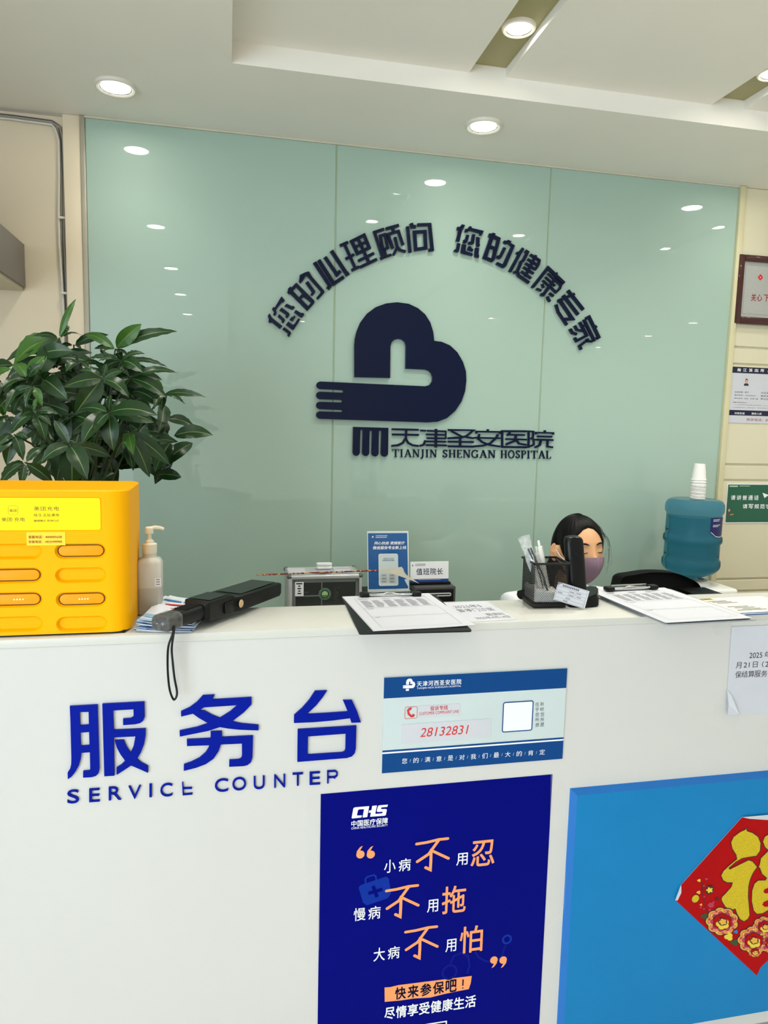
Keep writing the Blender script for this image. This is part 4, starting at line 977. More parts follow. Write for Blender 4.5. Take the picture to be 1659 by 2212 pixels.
box(bm, (.165, -.034, -.012), (.198, -.029, .008), bev=.0015, mat=MT); box(bm, (.165, .029, -.012), (.2, .034, .01), bev=.002, mat=MT); obj('control_box', bm, m_det, t, world=True)
bm = B(); ringsec(bm, [(.20, .030, .0165, -.016, .004), (.215, .039, .0165, -.017, .004), (Ld - .012, .0395, .015, -.0165, .004), (Ld, .036, .012, -.014, .004)]); obj('search_head', bm, m_det, t, world=True)
def detsheet(x0, x1, hw, z):
    return Sheet(MT @ Vector((x1, -hw, z)), -d * 1.0, sd, x1 - x0, 2 * hw, .0004)
S = Sheet(MT @ Vector((Ld - .02, hw_ := -.030, .0170)), -d, sd * -1, .15, .060, .0004)
S = Sheet(MT @ Vector((Ld - .02, .030, .0172)), -d, -sd, .15, .060, .0004); S.base(m_det2); S.outline(.003, .003, .147, .057, .0006, m_lite)
S.text('SUPER SCANNER', .03, .034, .12, .046, M('print_pale_green', (150, 165, 158), .4, noise=0), off=.01); S.rect(.045, .016, .12, .026, m_mid)
S.build('head_label', t)
S = Sheet(MT @ Vector((.188, .024, .0229)), -d, -sd, .066, .048, .0004); S.base(m_det2); S.outline(.002, .002, .064, .046, .0006, M('print_copper', (150, 90, 60), .4, noise=0)); S.rect(.018, .026, .052, .029, m_lite); S.rect(.012, .018, .05, .021, m_mid); S.add(stroke_shape([(.046 + .003 * math.cos(k), .036 + .003 * math.sin(k)) for k in (0, 1, 2, 3, 4, 5)], .001, True), m_lite)
S.build('control_label', t)
bm = B(); lathe(bm, [(.0085, .0), (.008, .0012)], 24, mat=MT @ Matrix.Translation((.215, .0392, .0)) @ Matrix.Rotation(-PI / 2, 4, 'X')); tag(obj('round_sticker', bm, M('copper_sticker', (206, 170, 130), .4, noise=.3, nscale=500), t, world=True), 'small round copper sticker')
bm = B()
for v in range(0): pass
ringsec(bm, [(-.0006, .0195, .014, -.013, .010), (.004, .0215, .016, -.015, .010), (.022, .022, .0165, -.0155, .011), (.036, .0225, .0172, -.0155, .011)]); obj('tape_wrap', bm, M('tape_wrap', (150, 150, 146), .12, alpha=.28, noise=.4, nscale=140, bump=1.0), t, world=True)
S = Sheet(MT @ Vector((-.0012, -.012, -.008)), sd, up, .024, .018, .0002)
S.add(stroke_shape([(.018, .005), (.018, .013)], .0014), m_lite); S.add(stroke_shape([(.014, .009), (.022, .009)], .0014), m_lite); S.rect(.003, .008, .008, .0092, m_lite); S.build('battery_mark', t)
bm = B()
st = [MT @ Vector((.012, .0195, -.004)), MT @ Vector((.006, .023, -.014))] + [onY(*p, 1.362) for p in ((364, 1395), (362, 1425), (363, 1460), (367, 1492), (375, 1511), (381, 1505), (382, 1492), (377, 1465), (373, 1430), (371, 1400))] + [MT @ Vector((.008, .0235, -.012)), MT @ Vector((.013, .0195, -.003))]
tube(bm, smooth_path(st), .0021, 8); obj('wrist_strap', bm, m_bk, t, world=True)

# ---- clipboards
def paper_on(bl, br, tl, z, w_=None, h_=None, th=.0005):
    a, b, c = onZ(*bl, z), onZ(*br, z), onZ(*tl, z)
    U = (b - a).normalized(); V = Vector((-U.y, U.x, 0))
    return Sheet(a, U, V, w_ or (b - a).length, h_ or (c - a).dot(V), th)
def form(S, title):
    W_, H_ = S.w, S.h
    S.rect(W_ * .28, H_ * .945, W_ * .80, H_ * .957, m_mid)
    for k in range(14): S.rect(W_ * (.28 + k * .037) + W_ * .028, H_ * .944, W_ * (.28 + k * .037) + W_ * .037, H_ * .959, m_paper, 2)
    S.outline(W_ * .1, H_ * .06, W_ * .9, H_ * .92, .0005, m_lite)
    for y in (.89, .855, .60, .585, .35, .335): S.rect(W_ * .1, H_ * y, W_ * .9, H_ * y + .0005, m_lite)
    for c in range(6):
        for r_ in range(15):
            x0 = W_ * (.14 + c * .125); S.rect(x0, H_ * (.62 + r_ * .0145), x0 + W_ * random.uniform(.07, .105), H_ * (.62 + r_ * .0145) + .0016, m_lite)
    for r_ in range(3):
        for x in (.13, .4, .62): S.rect(W_ * x, H_ * (.865 + r_ * .012), W_ * (x + random.uniform(.06, .16)), H_ * (.865 + r_ * .012) + .0014, m_lite)
    S.rect(W_ * .13, H_ * .565, W_ * .2, H_ * .57, m_mid); S.rect(W_ * .13, H_ * .325, W_ * .18, H_ * .33, m_mid); S.rect(W_ * .84, H_ * .965, W_ * .852, H_ * .972, m_ink)
def clip_parts(t, S, xm, y0):
    """black ended wire clip at the head of a board: S gives the frame"""
    P_ = lambda x, y, z: S.P((x, y), z)
    fr = Matrix(((S.U.x, S.V.x, 0, S.O.x), (S.U.y, S.V.y, 0, S.O.y), (0, 0, 1, S.O.z), (0, 0, 0, 1)))
    bm = B(); box(bm, (xm - .05, y0, .002), (xm + .05, y0 + .016, .0075), bev=.002, mat=fr); tube(bm, [P_(xm - .058, y0 - .002, .007), P_(xm - .02, y0 + .001, .007), P_(xm - .008, y0 + .008, .0085), P_(xm + .008, y0 + .008, .0085), P_(xm + .02, y0 + .001, .007), P_(xm + .058, y0 - .002, .007)], .0016, 8)
    tube(bm, [P_(xm - .05, y0 + .015, .011), P_(xm + .05, y0 + .015, .011)], .0025, 10); obj('clip', bm, m_chrome, t, world=True)
    for s in (-1, 1):
        bm = B(); box(bm, (xm + s * .062 - .011, y0 - .007, .0015), (xm + s * .062 + .011, y0 + .014, .012), bev=.003, mat=fr); obj('clip_end', bm, m_bk, t, world=True)
m_bd = M('black_clipboard', (22, 24, 25), .4, spec=.3, noise=.05); m_bd2 = M('clear_grey_board', (170, 172, 176), .2, noise=.03, alpha=.9)
# left
zb = ZL + .0035
Sb = paper_on((776, 1368), (1034.5, 1361.5), (736, 1300), zb - .0003, .2262, .312, .003); Sb.O = Sb.O - Sb.V * .001
Sb.base(m_bd, pts=rrect_pts(0, 0, Sb.w, Sb.h, .007))
t = thing('clipboard', 'black clipboard with a printed form, lying before the blue table sign', 'clipboard', Sb.O)
Sb.build('board', t); clip_parts(t, Sb, .113, .289)
for k, (lab, sh) in enumerate((('plain sheet under the form on the black clipboard', 0), ('printed form clipped on the black clipboard', 1))):
    S = paper_on((808, 1363), (1027.8, 1351), (759.4, 1291), zb + .0008 + k * .0008, .2115, .29)
    S.defm = (lambda u, v: .0035 * max(0, u - .7) * max(0, .5 - v) * 8 * .3)
    if k == 0: S.O = S.O + Vector((-.002, -.0015, 0))
    S.base(m_paper, nx=6, ny=6)
    if k: S.defm = None; S.O = S.O + Zv * .0004; form(S, '')
    if k: S.v = [Vector(v) for v in S.v]
    tag(S.build('form_sheet'), lab, 'paper', 'sheets on the clipboards')
# right
Sb = paper_on((1440, 1348.5), (1637, 1338), (1290, 1281), ZL + .003, .228, .302, .003); Sb.base(m_bd2, pts=rrect_pts(0, 0, Sb.w, Sb.h, .006))
t = thing('clipboard', 'clear grey clipboard with a thick stack of forms, at the right', 'clipboard', Sb.O)
Sb.build('board', t)
for k in range(7):
    lab = 'printed form, topmost sheet on the clear grey clipboard' if k == 6 else 'sheet in the stack on the clear clipboard, %s below the form' % NTH[5 - k]
    S = paper_on((1438, 1345), (1624, 1334.5), (1288, 1278), ZL + .0040 + k * .0011, .2155, .297)
    if k < 6: S.O = S.O + Vector((random.uniform(-.003, .001), random.uniform(-.0015, .0015), 0))
    S.base(m_paper)
    if k == 6: form(S, ''); Sc = S
    tag(S.build('form_sheet'), lab, 'paper', 'sheets on the clipboards')
clip_parts(t, Sc, .108, .279)

# ---- notices lying flat on the ledge
S = paper_on((960, 1347), (1118, 1338), (905, 1301), ZL + .0006, None, .165, .0004); S.base(m_pgrey)
W_, H_ = S.w, S.h
S.text('2025年5', W_ * .42, H_ * .68, W_ * .82, H_ * .84, m_mid); S.text('暂停门诊医', W_ * .40, H_ * .48, W_ * .92, H_ * .64, m_mid); S.text('医保科', W_ * .70, H_ * .24, W_ * .95, H_ * .36, m_mid); S.text('2025年4月14日', W_ * .48, H_ * .10, W_ * .96, H_ * .21, m_mid)
tag(S.build('flat_notice'), 'pale notice taped flat on the ledge between the clipboard and the pen cup', 'notice')
S = paper_on((985, 1349), (1142, 1339), (925, 1299), ZL + .0013, None, .172, .0002); S.base(m_tape); tag(S.build('tape_sheet'), 'clear film over the flat notice beside the pen cup', 'tape')
S = paper_on((1552, 1333), (1720, 1324), (1478, 1288), ZL + .0006, .26, .16, .0004); S.base(M('cream_paper', (232, 230, 212), .5, noise=.01))
W_, H_ = S.w, S.h
S.rect(0, 0, W_, H_ * .13, m_sb); S.rect(W_ * .1, H_ * .05, W_ * .6, H_ * .08, m_sg, 2)
S.rect(W_ * .02, H_ * .9, W_ * .42, H_ * .985, m_yl)
S.text('微信扫码', W_ * .05, H_ * .905, W_ * .22, H_ * .978, m_gr, 2, off=.01); S.text('预约挂号', W_ * .235, H_ * .905, W_ * .40, H_ * .978, m_gr, 2, off=.01)
for r_, y in enumerate((.80, .74, .68)): S.rect(W_ * (.30 + r_ * .02), H_ * y, W_ * (.50 + .03 * r_), H_ * (y + .03), m_mid)
for r_, y in enumerate((.46, .39, .32, .26)): S.rect(W_ * (.34 + (r_ % 3) * .04), H_ * y, W_ * (.56 + .03 * r_), H_ * (y + .03), m_mid)
tag(S.build('flat_notice'), 'cream notice with yellow heading and blue foot, flat on the ledge at right', 'notice')

# ---- pen cup
m_mesh = M('black_wire_mesh', (14, 14, 15), .4, metal=.2, noise=0)
pz = ZL; pcx, pcy, hw = .718, 1.522, .0395
prz = math.radians(-4)
t = thing('pen_cup', 'square black wire mesh pen cup on the ledge', 'pen cup', (pcx, pcy, pz), prz)
HP = .103
bm = B(); box(bm, (-hw, -hw, 0), (hw, hw, .012), bev=.004); obj('base', bm, m_mesh, t)
bm = B()
for a, b in (((-hw, -hw), (hw, -hw)), ((hw, -hw), (hw, hw)), ((hw, hw), (-hw, hw)), ((-hw, hw), (-hw, -hw))): tube(bm, [(a[0] * 1.06, a[1] * 1.06, HP), (b[0] * 1.06, b[1] * 1.06, HP)], .0026, 8)
obj('rim', bm, m_mesh, t)
bm = B()
st_, th_ = .0042, .0007
def strip(p, q, nrm):
    p, q, nrm = Vector(p), Vector(q), Vector(nrm); dd = (q - p)
    if dd.length < 1e-5: return
    s_ = dd.normalized().cross(nrm) * th_ * .5; k = nrm * .0003
    V = [bm.verts.new(v) for v in (p - s_ - k, p + s_ - k, q + s_ - k, q - s_ - k, p - s_ + k, p + s_ + k, q + s_ + k, q - s_ + k)]
    for f in ((0, 1, 2, 3), (7, 6, 5, 4), (0, 4, 5, 1), (3, 2, 6, 7), (0, 3, 7, 4), (1, 5, 6, 2)): bm.faces.new([V[i] for i in f])
ww, hh_ = 2 * hw, HP - .010
for side in range(4):
    R_ = Matrix.Rotation(side * PI / 2, 4, 'Z')
    nrm = R_ @ Vector((0, -1, 0))
    mp = lambda u, v: R_ @ Vector((-hw + u, -hw, .010 + v))
    k = -hh_
    slope = 1.25
    c = -hh_ / slope
    while c < ww:
        # rising line v = slope*(u - c)
        u0 = max(0, c); v0 = slope * (u0 - c); u1 = min(ww, c + hh_ / slope); v1 = slope * (u1 - c)
        if u1 > u0: strip(mp(u0, v0), mp(u1, v1), nrm); strip(mp(ww - u0, v0), mp(ww - u1, v1), nrm)
        c += st_
    for u in (0, ww):
        strip(mp(u, 0), mp(u, hh_), nrm)
obj('mesh_wall', bm, m_mesh, t, smooth=0)
def pen(name, base, top, r, mats, lab, kind=0):
    b_, t_ = Vector(base), Vector(top); ax = (t_ - b_); L = ax.length
    q = ax.to_track_quat('Z', 'Y').to_euler()
    p = thing('pen', lab, 'pen', b_, 0, 'pens in the mesh cup', rot=q)
    bm = B(); lathe(bm, [(.001, 0), (r * .6, .008), (r, .016), (r, L - .018), (r * .9, L - .016)], 16); obj('barrel', bm, mats[0], p)
    bm = B(); lathe(bm, [(r * .55, L - .016), (r * .55, L - .002), (r * .4, L)], 14); obj('push_button', bm, mats[0], p)
    bm = B(); box(bm, (-.0018, r, L - .055), (.0018, r + .003, L - .017), bev=.0006, seg=1); box(bm, (-.0018, 0, L - .022), (.0018, r + .003, L - .017)); obj('pocket_clip', bm, mats[1], p)
m_pw = M('pen_white', (236, 235, 226), .35, noise=.01); m_pg = M('pen_grey', (84, 90, 100), .3, noise=.05)
w2 = lambda x, y, z: Vector((pcx + x, pcy + y, pz + z))
pen('pen', w2(.020, .012, .014), onY(1163, 1168, 1.512), .0052, (m_pw, m_pw), 'thick white retractable pen standing at the right in the mesh cup')
pen('pen', w2(.010, .020, .014), onY(1158, 1181, 1.525), .0042, (m_pw, m_pw), 'slim white pen just behind the thick one in the mesh cup')
pen('pen', w2(-.004, -.012, .014), onY(1143, 1184, 1.505), .0042, (m_pw, m_pg), 'white pen with grey clip inside the plastic sleeve in the mesh cup')
bm = B(); tube(bm, [w2(-.006, -.016, .016), w2(-.018, -.012, .07), onY(1141, 1186, 1.50), onY(1146, 1184, 1.505), w2(-.014, -.022, .07), w2(.006, -.02, .016)], .0022, 8); tag(obj('wire_loop', bm, m_pg), 'dark grey bent loop leaning in the mesh cup', 'wire loop')
# plastic sleeve
bm = B(); c0, c1 = w2(-.006, -.006, .016), onY(1131, 1160, 1.512)
ax = (c1 - c0).normalized(); ux = ax.cross(Yv).normalized(); vx = ax.cross(ux); prev = None
for k in range(9):
    f_ = k / 8; c = c0.lerp(c1, f_); rr = .006 + .0075 * f_
    ring = [bm.verts.new(c + ux * rr * math.cos(a_2) * (1 + random.uniform(-.12, .12)) + vx * rr * .7 * math.sin(a_2) * (1 + random.uniform(-.12, .12))) for a_2 in [2 * PI * i / 12 for i in range(12)]]
    if prev:
        for i in range(12): bm.faces.new((prev[i], prev[(i + 1) % 12], ring[(i + 1) % 12], ring[i]))
    prev = ring
tag(obj('plastic_sleeve', bm, M('crinkled_clear_film', (228, 232, 230), .12, alpha=.38, noise=.3, nscale=120, bump=.6), smooth=0), 'crinkled clear plastic sleeve sticking out of the mesh cup', 'plastic bag')
# white tissue in the bottom of the cup
bm = B(); box(bm, (-.037, -.0385, .0125), (.037, .034, .040), bev=.006, seg=3)
for v in bm.verts:
    if v.co.z > .03: v.co.z += random.uniform(-.004, .004) - .22 * (v.co.x + .01)
obj_ = obj('folded_tissue', bm, M('tissue_white', (244, 244, 240), .7, noise=.01), None); obj_.matrix_world = Matrix.Translation((pcx, pcy, pz)) @ Matrix.Rotation(prz, 4, 'Z'); tag(obj_, 'white folded tissue showing through the mesh at the foot of the pen cup', 'tissue')

# ---- upright black scanner stand
t = thing('scanner_stand', 'upright black plastic scanner stand leaning in front of the seated person', 'scanner', (.825, 1.535, ZL))
m_sc = M('scanner_black', (8, 10, 11), .35, spec=.35, noise=.05, nscale=200, bump=.05)
bm = B(); prev = None
for f_, (l, r_) in ((0, ((1232, 1300), (1272, 1306))), (.2, ((1233, 1270), (1271, 1270))), (.5, ((1229, 1225), (1268, 1226))), (.85, ((1225, 1175), (1264, 1174))), (.96, ((1226, 1167), (1263, 1167))), (.985, ((1228, 1162.5), (1260, 1162.5))), (1, ((1233, 1160.3), (1255, 1160)))):
    Yb = 1.50 + .012 * f_
    a, b = onY(*l, Yb), onY(*r_, Yb); cxx = (a.x + b.x) / 2; hwx = (b.x - a.x) / 2; zz_ = (a.z + b.z) / 2; dep = .013 if f_ < 1 else .010
    ring = [bm.verts.new((cxx + p[0], Yb + dep + p[1], zz_ + p[1] * .1)) for p in rrect_pts(-hwx, -dep, hwx, dep, min(hwx, dep) * .8, 5)]
    if prev:
        for k in range(len(ring)): bm.faces.new((prev[k], prev[(k + 1) % len(ring)], ring[(k + 1) % len(ring)], ring[k]))
    else: bm.faces.new(list(reversed(ring)))
    prev = ring
bm.faces.new(prev); obj('upright_body', bm, m_sc, t, world=True, smooth=75)
bm = B()
pts = [(1226, 1312), (1257, 1316), (1291, 1311), (1298, 1294), (1240, 1290)]
bot = [onZ(*p, ZL) for p in pts]
bot = [Vector((.762, 1.484, ZL)), Vector((.800, 1.474, ZL)), Vector((.836, 1.482, ZL)), Vector((.872, 1.545, ZL)), Vector((.858, 1.562, ZL)), Vector((.775, 1.562, ZL))]
hts = (.012, .020, .030, .034, .034, .02)
vb = [bm.verts.new(p) for p in bot]; vt = [bm.verts.new(p + Vector(((.815 - p.x) * .12, (1.52 - p.y) * .12, h_))) for p, h_ in zip(bot, hts)]
for k in range(6): bm.faces.new((vb[k], vb[(k + 1) % 6], vt[(k + 1) % 6], vt[k]))
bm.faces.new(vt); bm.faces.new(list(reversed(vb))); bmesh.ops.bevel(bm, geom=list(bm.edges), offset=.003, segments=2, affect='EDGES'); obj('foot', bm, m_sc, t, world=True)
bm = B(); a = onY(1250, 1203, 1.498); tube(bm, smooth_path([a + Vector((-.007, .0045, .006)), a + Vector((0, .0035, .003)), a + Vector((.004, .0035, -.004)), a + Vector((.004, .0045, -.010))]), .0006, 6); obj('logo_groove', bm, M('dark_groove', (6, 7, 8), .3, noise=0), t, world=True)
# form card leaning on it
bl = Vector((.733, 1.474, EYE - .3815)); br = Vector((.7905, 1.463, ZL + .0012)); tl = onY(1216, 1262, 1.480)
U = (br - bl).normalized(); V = (tl - bl); V = (V - U * V.dot(U)).normalized()
S = Sheet(bl - U * .014, U, V, .0755, .042, .0006); S.base(m_paper)
S.outline(.002, .002, S.w - .004, S.h - .002, .0005, m_mid)
for y in (.008, .016, .024, .032): S.rect(.002, y, S.w - .004, y + .0004, m_mid)
for x, y0_, y1_ in ((.030, .016, .032), (.046, .016, .032)): S.rect(x, y0_, x + .0004, y1_, m_mid)
for k in range(9): S.rect(.012 + k * .0045, .0345, .0155 + k * .0045, .0385, m_mid)
for x, y in ((.032, .026), (.048, .027), (.005, .018), (.032, .018), (.050, .019), (.026, .010), (.022, .003)): S.rect(x, y, x + .011, y + .003, m_lite)
tag(S.build('form_card'), 'small white table card leaning on the black scanner stand', 'card')

# ================================================================== BEHIND THE COUNTER
# ---- low cabinet along the glass wall
t = thing('back_cabinet', 'low white cabinet against the glass behind the counter', 'cabinet', (.48, 2.54, 0))
ZB = .80
bm = B(); box(bm, (.06, 2.37, .05), (.90, 2.70, ZB - .02)); obj('body', bm, m_wht, t, world=True)
bm = B(); box(bm, (.05, 2.355, ZB - .02), (.91, 2.705, ZB), bev=.002); obj('top', bm, m_wht2, t, world=True)
bm = B(); box(bm, (.08, 2.40, 0), (.88, 2.69, .05)); obj('plinth', bm, M('grey_plinth', (150, 150, 148)), t, world=True)
for x0, x1 in ((.065, .479), (.483, .895)):
    bm = B(); box(bm, (x0, 2.353, .055), (x1, 2.37, ZB - .025), bev=.002); dr = obj('door', bm, m_wht, t, world=True)
    bm = B(); tube(bm, [(x1 - .03, 2.352, .6), (x1 - .03, 2.335, .605), (x1 - .03, 2.335, .695), (x1 - .03, 2.352, .70)], .004, 8); obj('handle', bm, m_chrome, dr, world=True)

# ---- aluminium first aid box
m_al = M('brushed_aluminium', (196, 200, 202), .35, metal=.6, noise=.03, nscale=40); m_algrey = M('grey_aluminium', (120, 124, 126), .4, metal=.5, noise=.03); m_corner = M('grey_corner_plastic', (86, 92, 90), .4)
m_dkglass = M('dark_acrylic', (26, 34, 32), .12, noise=.05, coat=.5)
Y0 = 2.40
fa = onY(622, 1244, Y0); fb = onY(783, 1240, Y0); X0, X1, ZT1 = fa.x, fb.x, (fa.z + fb.z) / 2
t = thing('first_aid_box', 'small aluminium framed medicine box with a round green emblem', 'box', ((X0 + X1) / 2, 2.48, ZB))
f_ = .016
ftop = ZT1 - .013
bm = B(); box(bm, (X0 + .004, Y0 + .012, ZB), (X1 - .004, Y0 + .15, ZT1 - .001)); obj('shell', bm, M('box_panel_grey', (178, 184, 184), .4, noise=.03), t, world=True)
bm = B()
for a, b in (((X0, Y0, ZB), (X0 + f_, Y0 + .016, ZT1)), ((X1 - f_ * .75, Y0, ZB), (X1, Y0 + .016, ZT1)), ((X0, Y0, ZT1 - f_), (X1, Y0 + .016, ZT1)), ((X0, Y0, ZB), (X1, Y0 + .016, ZB + f_)),
             ((X0, Y0 + .135, ZB), (X0 + f_, Y0 + .152, ZT1)), ((X0, Y0, ZT1 - f_), (X0 + .014, Y0 + .152, ZT1)), ((X1 - .014, Y0, ZT1 - f_), (X1, Y0 + .152, ZT1)), ((X0, Y0 + .138, ZT1 - f_), (X1, Y0 + .152, ZT1))): box(bm, a, b, bev=.005, seg=3)
obj('outer_frame', bm, m_al, t, world=True)
bm = B(); g = .015
ix0, ix1, iz0, iz1 = X0 + f_, X1 - f_ * .8, ZB + f_, ZT1 - f_
for a, b in (((ix0, Y0 + .004, iz0), (ix0 + .011, Y0 + .013, iz1)), ((ix1 - .010, Y0 + .004, iz0), (ix1, Y0 + .013, iz1)), ((ix0, Y0 + .004, iz1 - .011), (ix1, Y0 + .013, iz1)), ((ix0, Y0 + .004, iz0), (ix1, Y0 + .013, iz0 + .011))): box(bm, a, b, bev=.001, seg=1)
for x in (ix0, ix1 - .011): box(bm, (x, Y0 + .003, iz1 - .011), (x + .011, Y0 + .0035, iz1), mi=1)
box(bm, (ix0 + .098, Y0 + .005, iz0), (ix0 + .102, Y0 + .012, iz1 - .01)); box(bm, (ix0 + .011, Y0 + .0075, iz1 - .060), (ix0 + .098, Y0 + .010, iz1 - .055))
obj('door_frame', bm, [m_algrey, m_corner], t, world=True)
bm = B(); box(bm, (ix0, Y0 + .008, iz0), (ix1, Y0 + .0125, iz1)); obj('door_pane', bm, m_dkglass, t, world=True)
for x in (X0 + .006, X1 - .006):
    for y in (Y0 + .007, Y0 + .145):
        bm = B(); ball(bm, (x, y, ZT1 - .006), .0095, (1, 1, .9), 14, 10); obj('corner_cap', bm, m_corner, t, world=True)
m_gd = M('emblem_green', (8, 74, 40), .4, noise=0); m_gl = M('emblem_lime', (186, 200, 60), .4, noise=0); m_gp = M('emblem_pale', (176, 204, 176), .4, noise=0)
S = Sheet((ix0, Y0 + .0074, iz0), Xv, Zv, ix1 - ix0, iz1 - iz0, .0004)
q = crop(600, 1190, 220 / 1659); q1 = lambda x, y: q((x, y))[0]
c = S.uv(*q1(765, 700)); r_ = .0205
S.add(disc_shape(c[0], c[1], r_, 36), m_gp, 6); S.add(disc_shape(c[0], c[1], r_ * .95, 36), m_gd, 7); S.add(stroke_shape([(c[0] + r_ * .78 * math.cos(k / 16 * PI), c[1] + r_ * .78 * math.sin(k / 16 * PI)) for k in range(32)], .0007, True), m_gp, 8); S.add(disc_shape(c[0], c[1] + .0, r_ * .5, 30), m_gp, 8)
S.add(stroke_shape([(c[0], c[1] - r_ * .1), (c[0] - r_ * .27, c[1] + r_ * .15), (c[0] - r_ * .2, c[1] + r_ * .33), (c[0], c[1] + r_ * .2), (c[0] + r_ * .2, c[1] + r_ * .33), (c[0] + r_ * .27, c[1] + r_ * .15), (c[0], c[1] - r_ * .1)], .0018), m_gl, 9)
S.add(poly_shape([(c[0] - r_ * .4, c[1] - r_ * .12), (c[0], c[1] - r_ * .26), (c[0] + r_ * .4, c[1] - r_ * .12), (c[0] + r_ * .3, c[1] - r_ * .34), (c[0], c[1] - r_ * .42), (c[0] - r_ * .3, c[1] - r_ * .34)]), m_gd, 9)
tag(S.build('round_emblem', t), 'round green emblem with lime heart')
S = Sheet((ix0, Y0 + .0030, iz0), Xv, Zv, ix1 - ix0, iz1 - iz0, .0003)
S.rect_px(q1(282, 508), q1(420, 735), m_sw)
for k, (x0, x1) in enumerate(((300, 400), (332, 368), (320, 380), (332, 370), (322, 382))): S.rect_px(q1(x0, 525 + k * 40), q1(x1, 543 + k * 40), m_ink, 2)
S.build('paper_label', t)
S = Sheet((ix0, Y0 + .0076, iz0), Xv, Zv, ix1 - ix0, iz1 - iz0, .0003)
def vtext(s, x0, y0, x1, y1, m_):
    v, tt = text_shape(s); v = [(p[1], -p[0]) for p in v]; a = S.uv(*q1(x0, y0)); b = S.uv(*q1(x1, y1)); S.add(fit((v, tt), a[0], b[1], b[0], a[1]), m_)
S.text_px('mm', q1(430, 665), q1(500, 682), m_mid); vtext('Lexic', 925, 600, 1010, 850, M('print_dark_olive', (60, 66, 56), .4, noise=0)); S.build('carton_print', t)
for (px_, w_, lab) in ((170, 360, 'blank white card on the left of the medicine box top'), (935, 330, 'white printed card on the right of the medicine box top')):
    a = onZ(*q1(px_, 335), ZT1 + .0004); S = Sheet((a.x, Y0 + .03, ZT1 + .0008), Xv, Yv, .06 if px_ < 500 else .058, .095, .0006); S.base(m_paper)
    if px_ > 500: S.rect(.006, .07, .052, .075, m_lite)
    tag(S.build('card'), lab, 'card', 'cards on the medicine box')
e0 = onY(703.5, 1229, 2.46); ex = e0.x
t = thing('earbud_case', 'white earbud charging case on the medicine box', 'earbud case', (ex, 2.50, ZT1))
bm = B(); box(bm, (-.0275, -.011, .0002), (.0275, .011, .0135), bev=.0065, seg=4); obj('case_body', bm, m_sw, t)
bm = B(); box(bm, (-.0275, -.011, .0139), (.0275, .011, .0232), bev=.0085, seg=4); obj('case_lid', bm, m_sw, t)
bm = B(); ball(bm, (.0, -.0111, .010), .0008, (1, .4, 1), 8, 6); obj('indicator_light', bm, m_mid, t)
bm = B(); c_ = Vector((ex - .012, 2.43, ZT1 + .0024)); tube(bm, [c_ + Vector((.026 * math.cos(k / 12 * PI), .011 * math.sin(k / 12 * PI), .0006 * math.sin(k))) for k in range(24)], .0021, 8, closed=True); tag(obj('metal_ring', bm, m_chrome), 'silver metal ring in front of the earbud case', 'ring')

# ---- braided stick with a pale leaf end
m_br = bpy.data.materials.new('red_gold_braid'); m_br.use_nodes = True
nt = m_br.node_tree; bs = nt.nodes['Principled BSDF']; tcn = nt.nodes.new('ShaderNodeTexCoord'); vo = nt.nodes.new('ShaderNodeTexVoronoi'); vo.inputs['Scale'].default_value = 160; cr = nt.nodes.new('ShaderNodeValToRGB')
cr.color_ramp.interpolation = 'CONSTANT'
cr.color_ramp.elements[0].color = lin((130, 14, 24)); cr.color_ramp.elements[1].position = .52; cr.color_ramp.elements[1].color = lin((206, 170, 110)); e3 = cr.color_ramp.elements.new(.78); e3.color = lin((40, 30, 28))
nt.links.new(tcn.outputs['Object'], vo.inputs['Vector']); nt.links.new(vo.outputs['Color'], cr.inputs['Fac']); nt.links.new(cr.outputs['Color'], bs.inputs['Base Color'])
Ys = 2.412
pa, pb = onY(555, 1242, Ys), onY(818, 1232, Ys)
dz = max(0, ZT1 + .0030 - (pa.z + (pb.z - pa.z) * .45))
t = thing('feather_stick', 'thin red and gold braided stick with a pale feather end across the medicine box', 'stick', pa)
bm = B(); tube(bm, [pa.lerp(pb, k / 12) for k in range(13)], [.0016] + [.0026] * 11 + [.0022], 8); obj('braided_shaft', bm, m_br, t, world=True)
q = crop(780, 1130, 230 / 1659)
FE = [(262, 736), (330, 722), (420, 712), (520, 700), (580, 688), (605, 686), (630, 680), (655, 710), (672, 760), (700, 800), (740, 832), (820, 880), (905, 942), (790, 895), (690, 858), (590, 822), (480, 785), (370, 756)]
extrude_shape(poly_shape(q(*FE)), lambda p: onY(p[0], p[1], Ys - .004 - .00006 * (p[0] - 818)), (0, -1, .15), .0012, 'feather_end', M('pale_feather', (226, 222, 204), .6, noise=.06), t)

# ---- blue table sign and its black tray
Yt = 2.44
q1 = lambda x, y: q((x, y))[0]
tl, tr, bl, br = onY(*q1(125, 125), Yt + .02), onY(*q1(778, 122), Yt + .02), onY(*q1(105, 1075), Yt - .02), onY(*q1(752, 1060), Yt - .02)
zt_ = bl.z
t = thing('black_tray', 'black box carrying the blue table sign', 'box', (bl.x + .08, 2.47, ZB))
bm = B(); box(bm, (bl.x - .002, 2.405, ZB), (br.x + .012, 2.53, zt_ - .004), bev=.003); obj('body', bm, m_bk, t, world=True)
bm = B(); box(bm, (bl.x + .02, 2.4035, zt_ - .028), (br.x - .03, 2.4052, zt_ - .020)); obj('brown_strip', bm, M('brown_strip', (140, 80, 56), .5, noise=.1), t, world=True)
U = (br - bl).normalized(); V = (tl - bl); hgt = V.length; V = (V - U * V.dot(U)).normalized()
S = Sheet(bl, U, V, (br - bl).length, hgt, .003)
m_sb2 = M('table_sign_blue', (8, 84, 150), .3, noise=.02, coat=.5)
S.base(M('clear_acrylic_edge', (206, 216, 214), .15, noise=.02))
W_, H_ = S.w, S.h
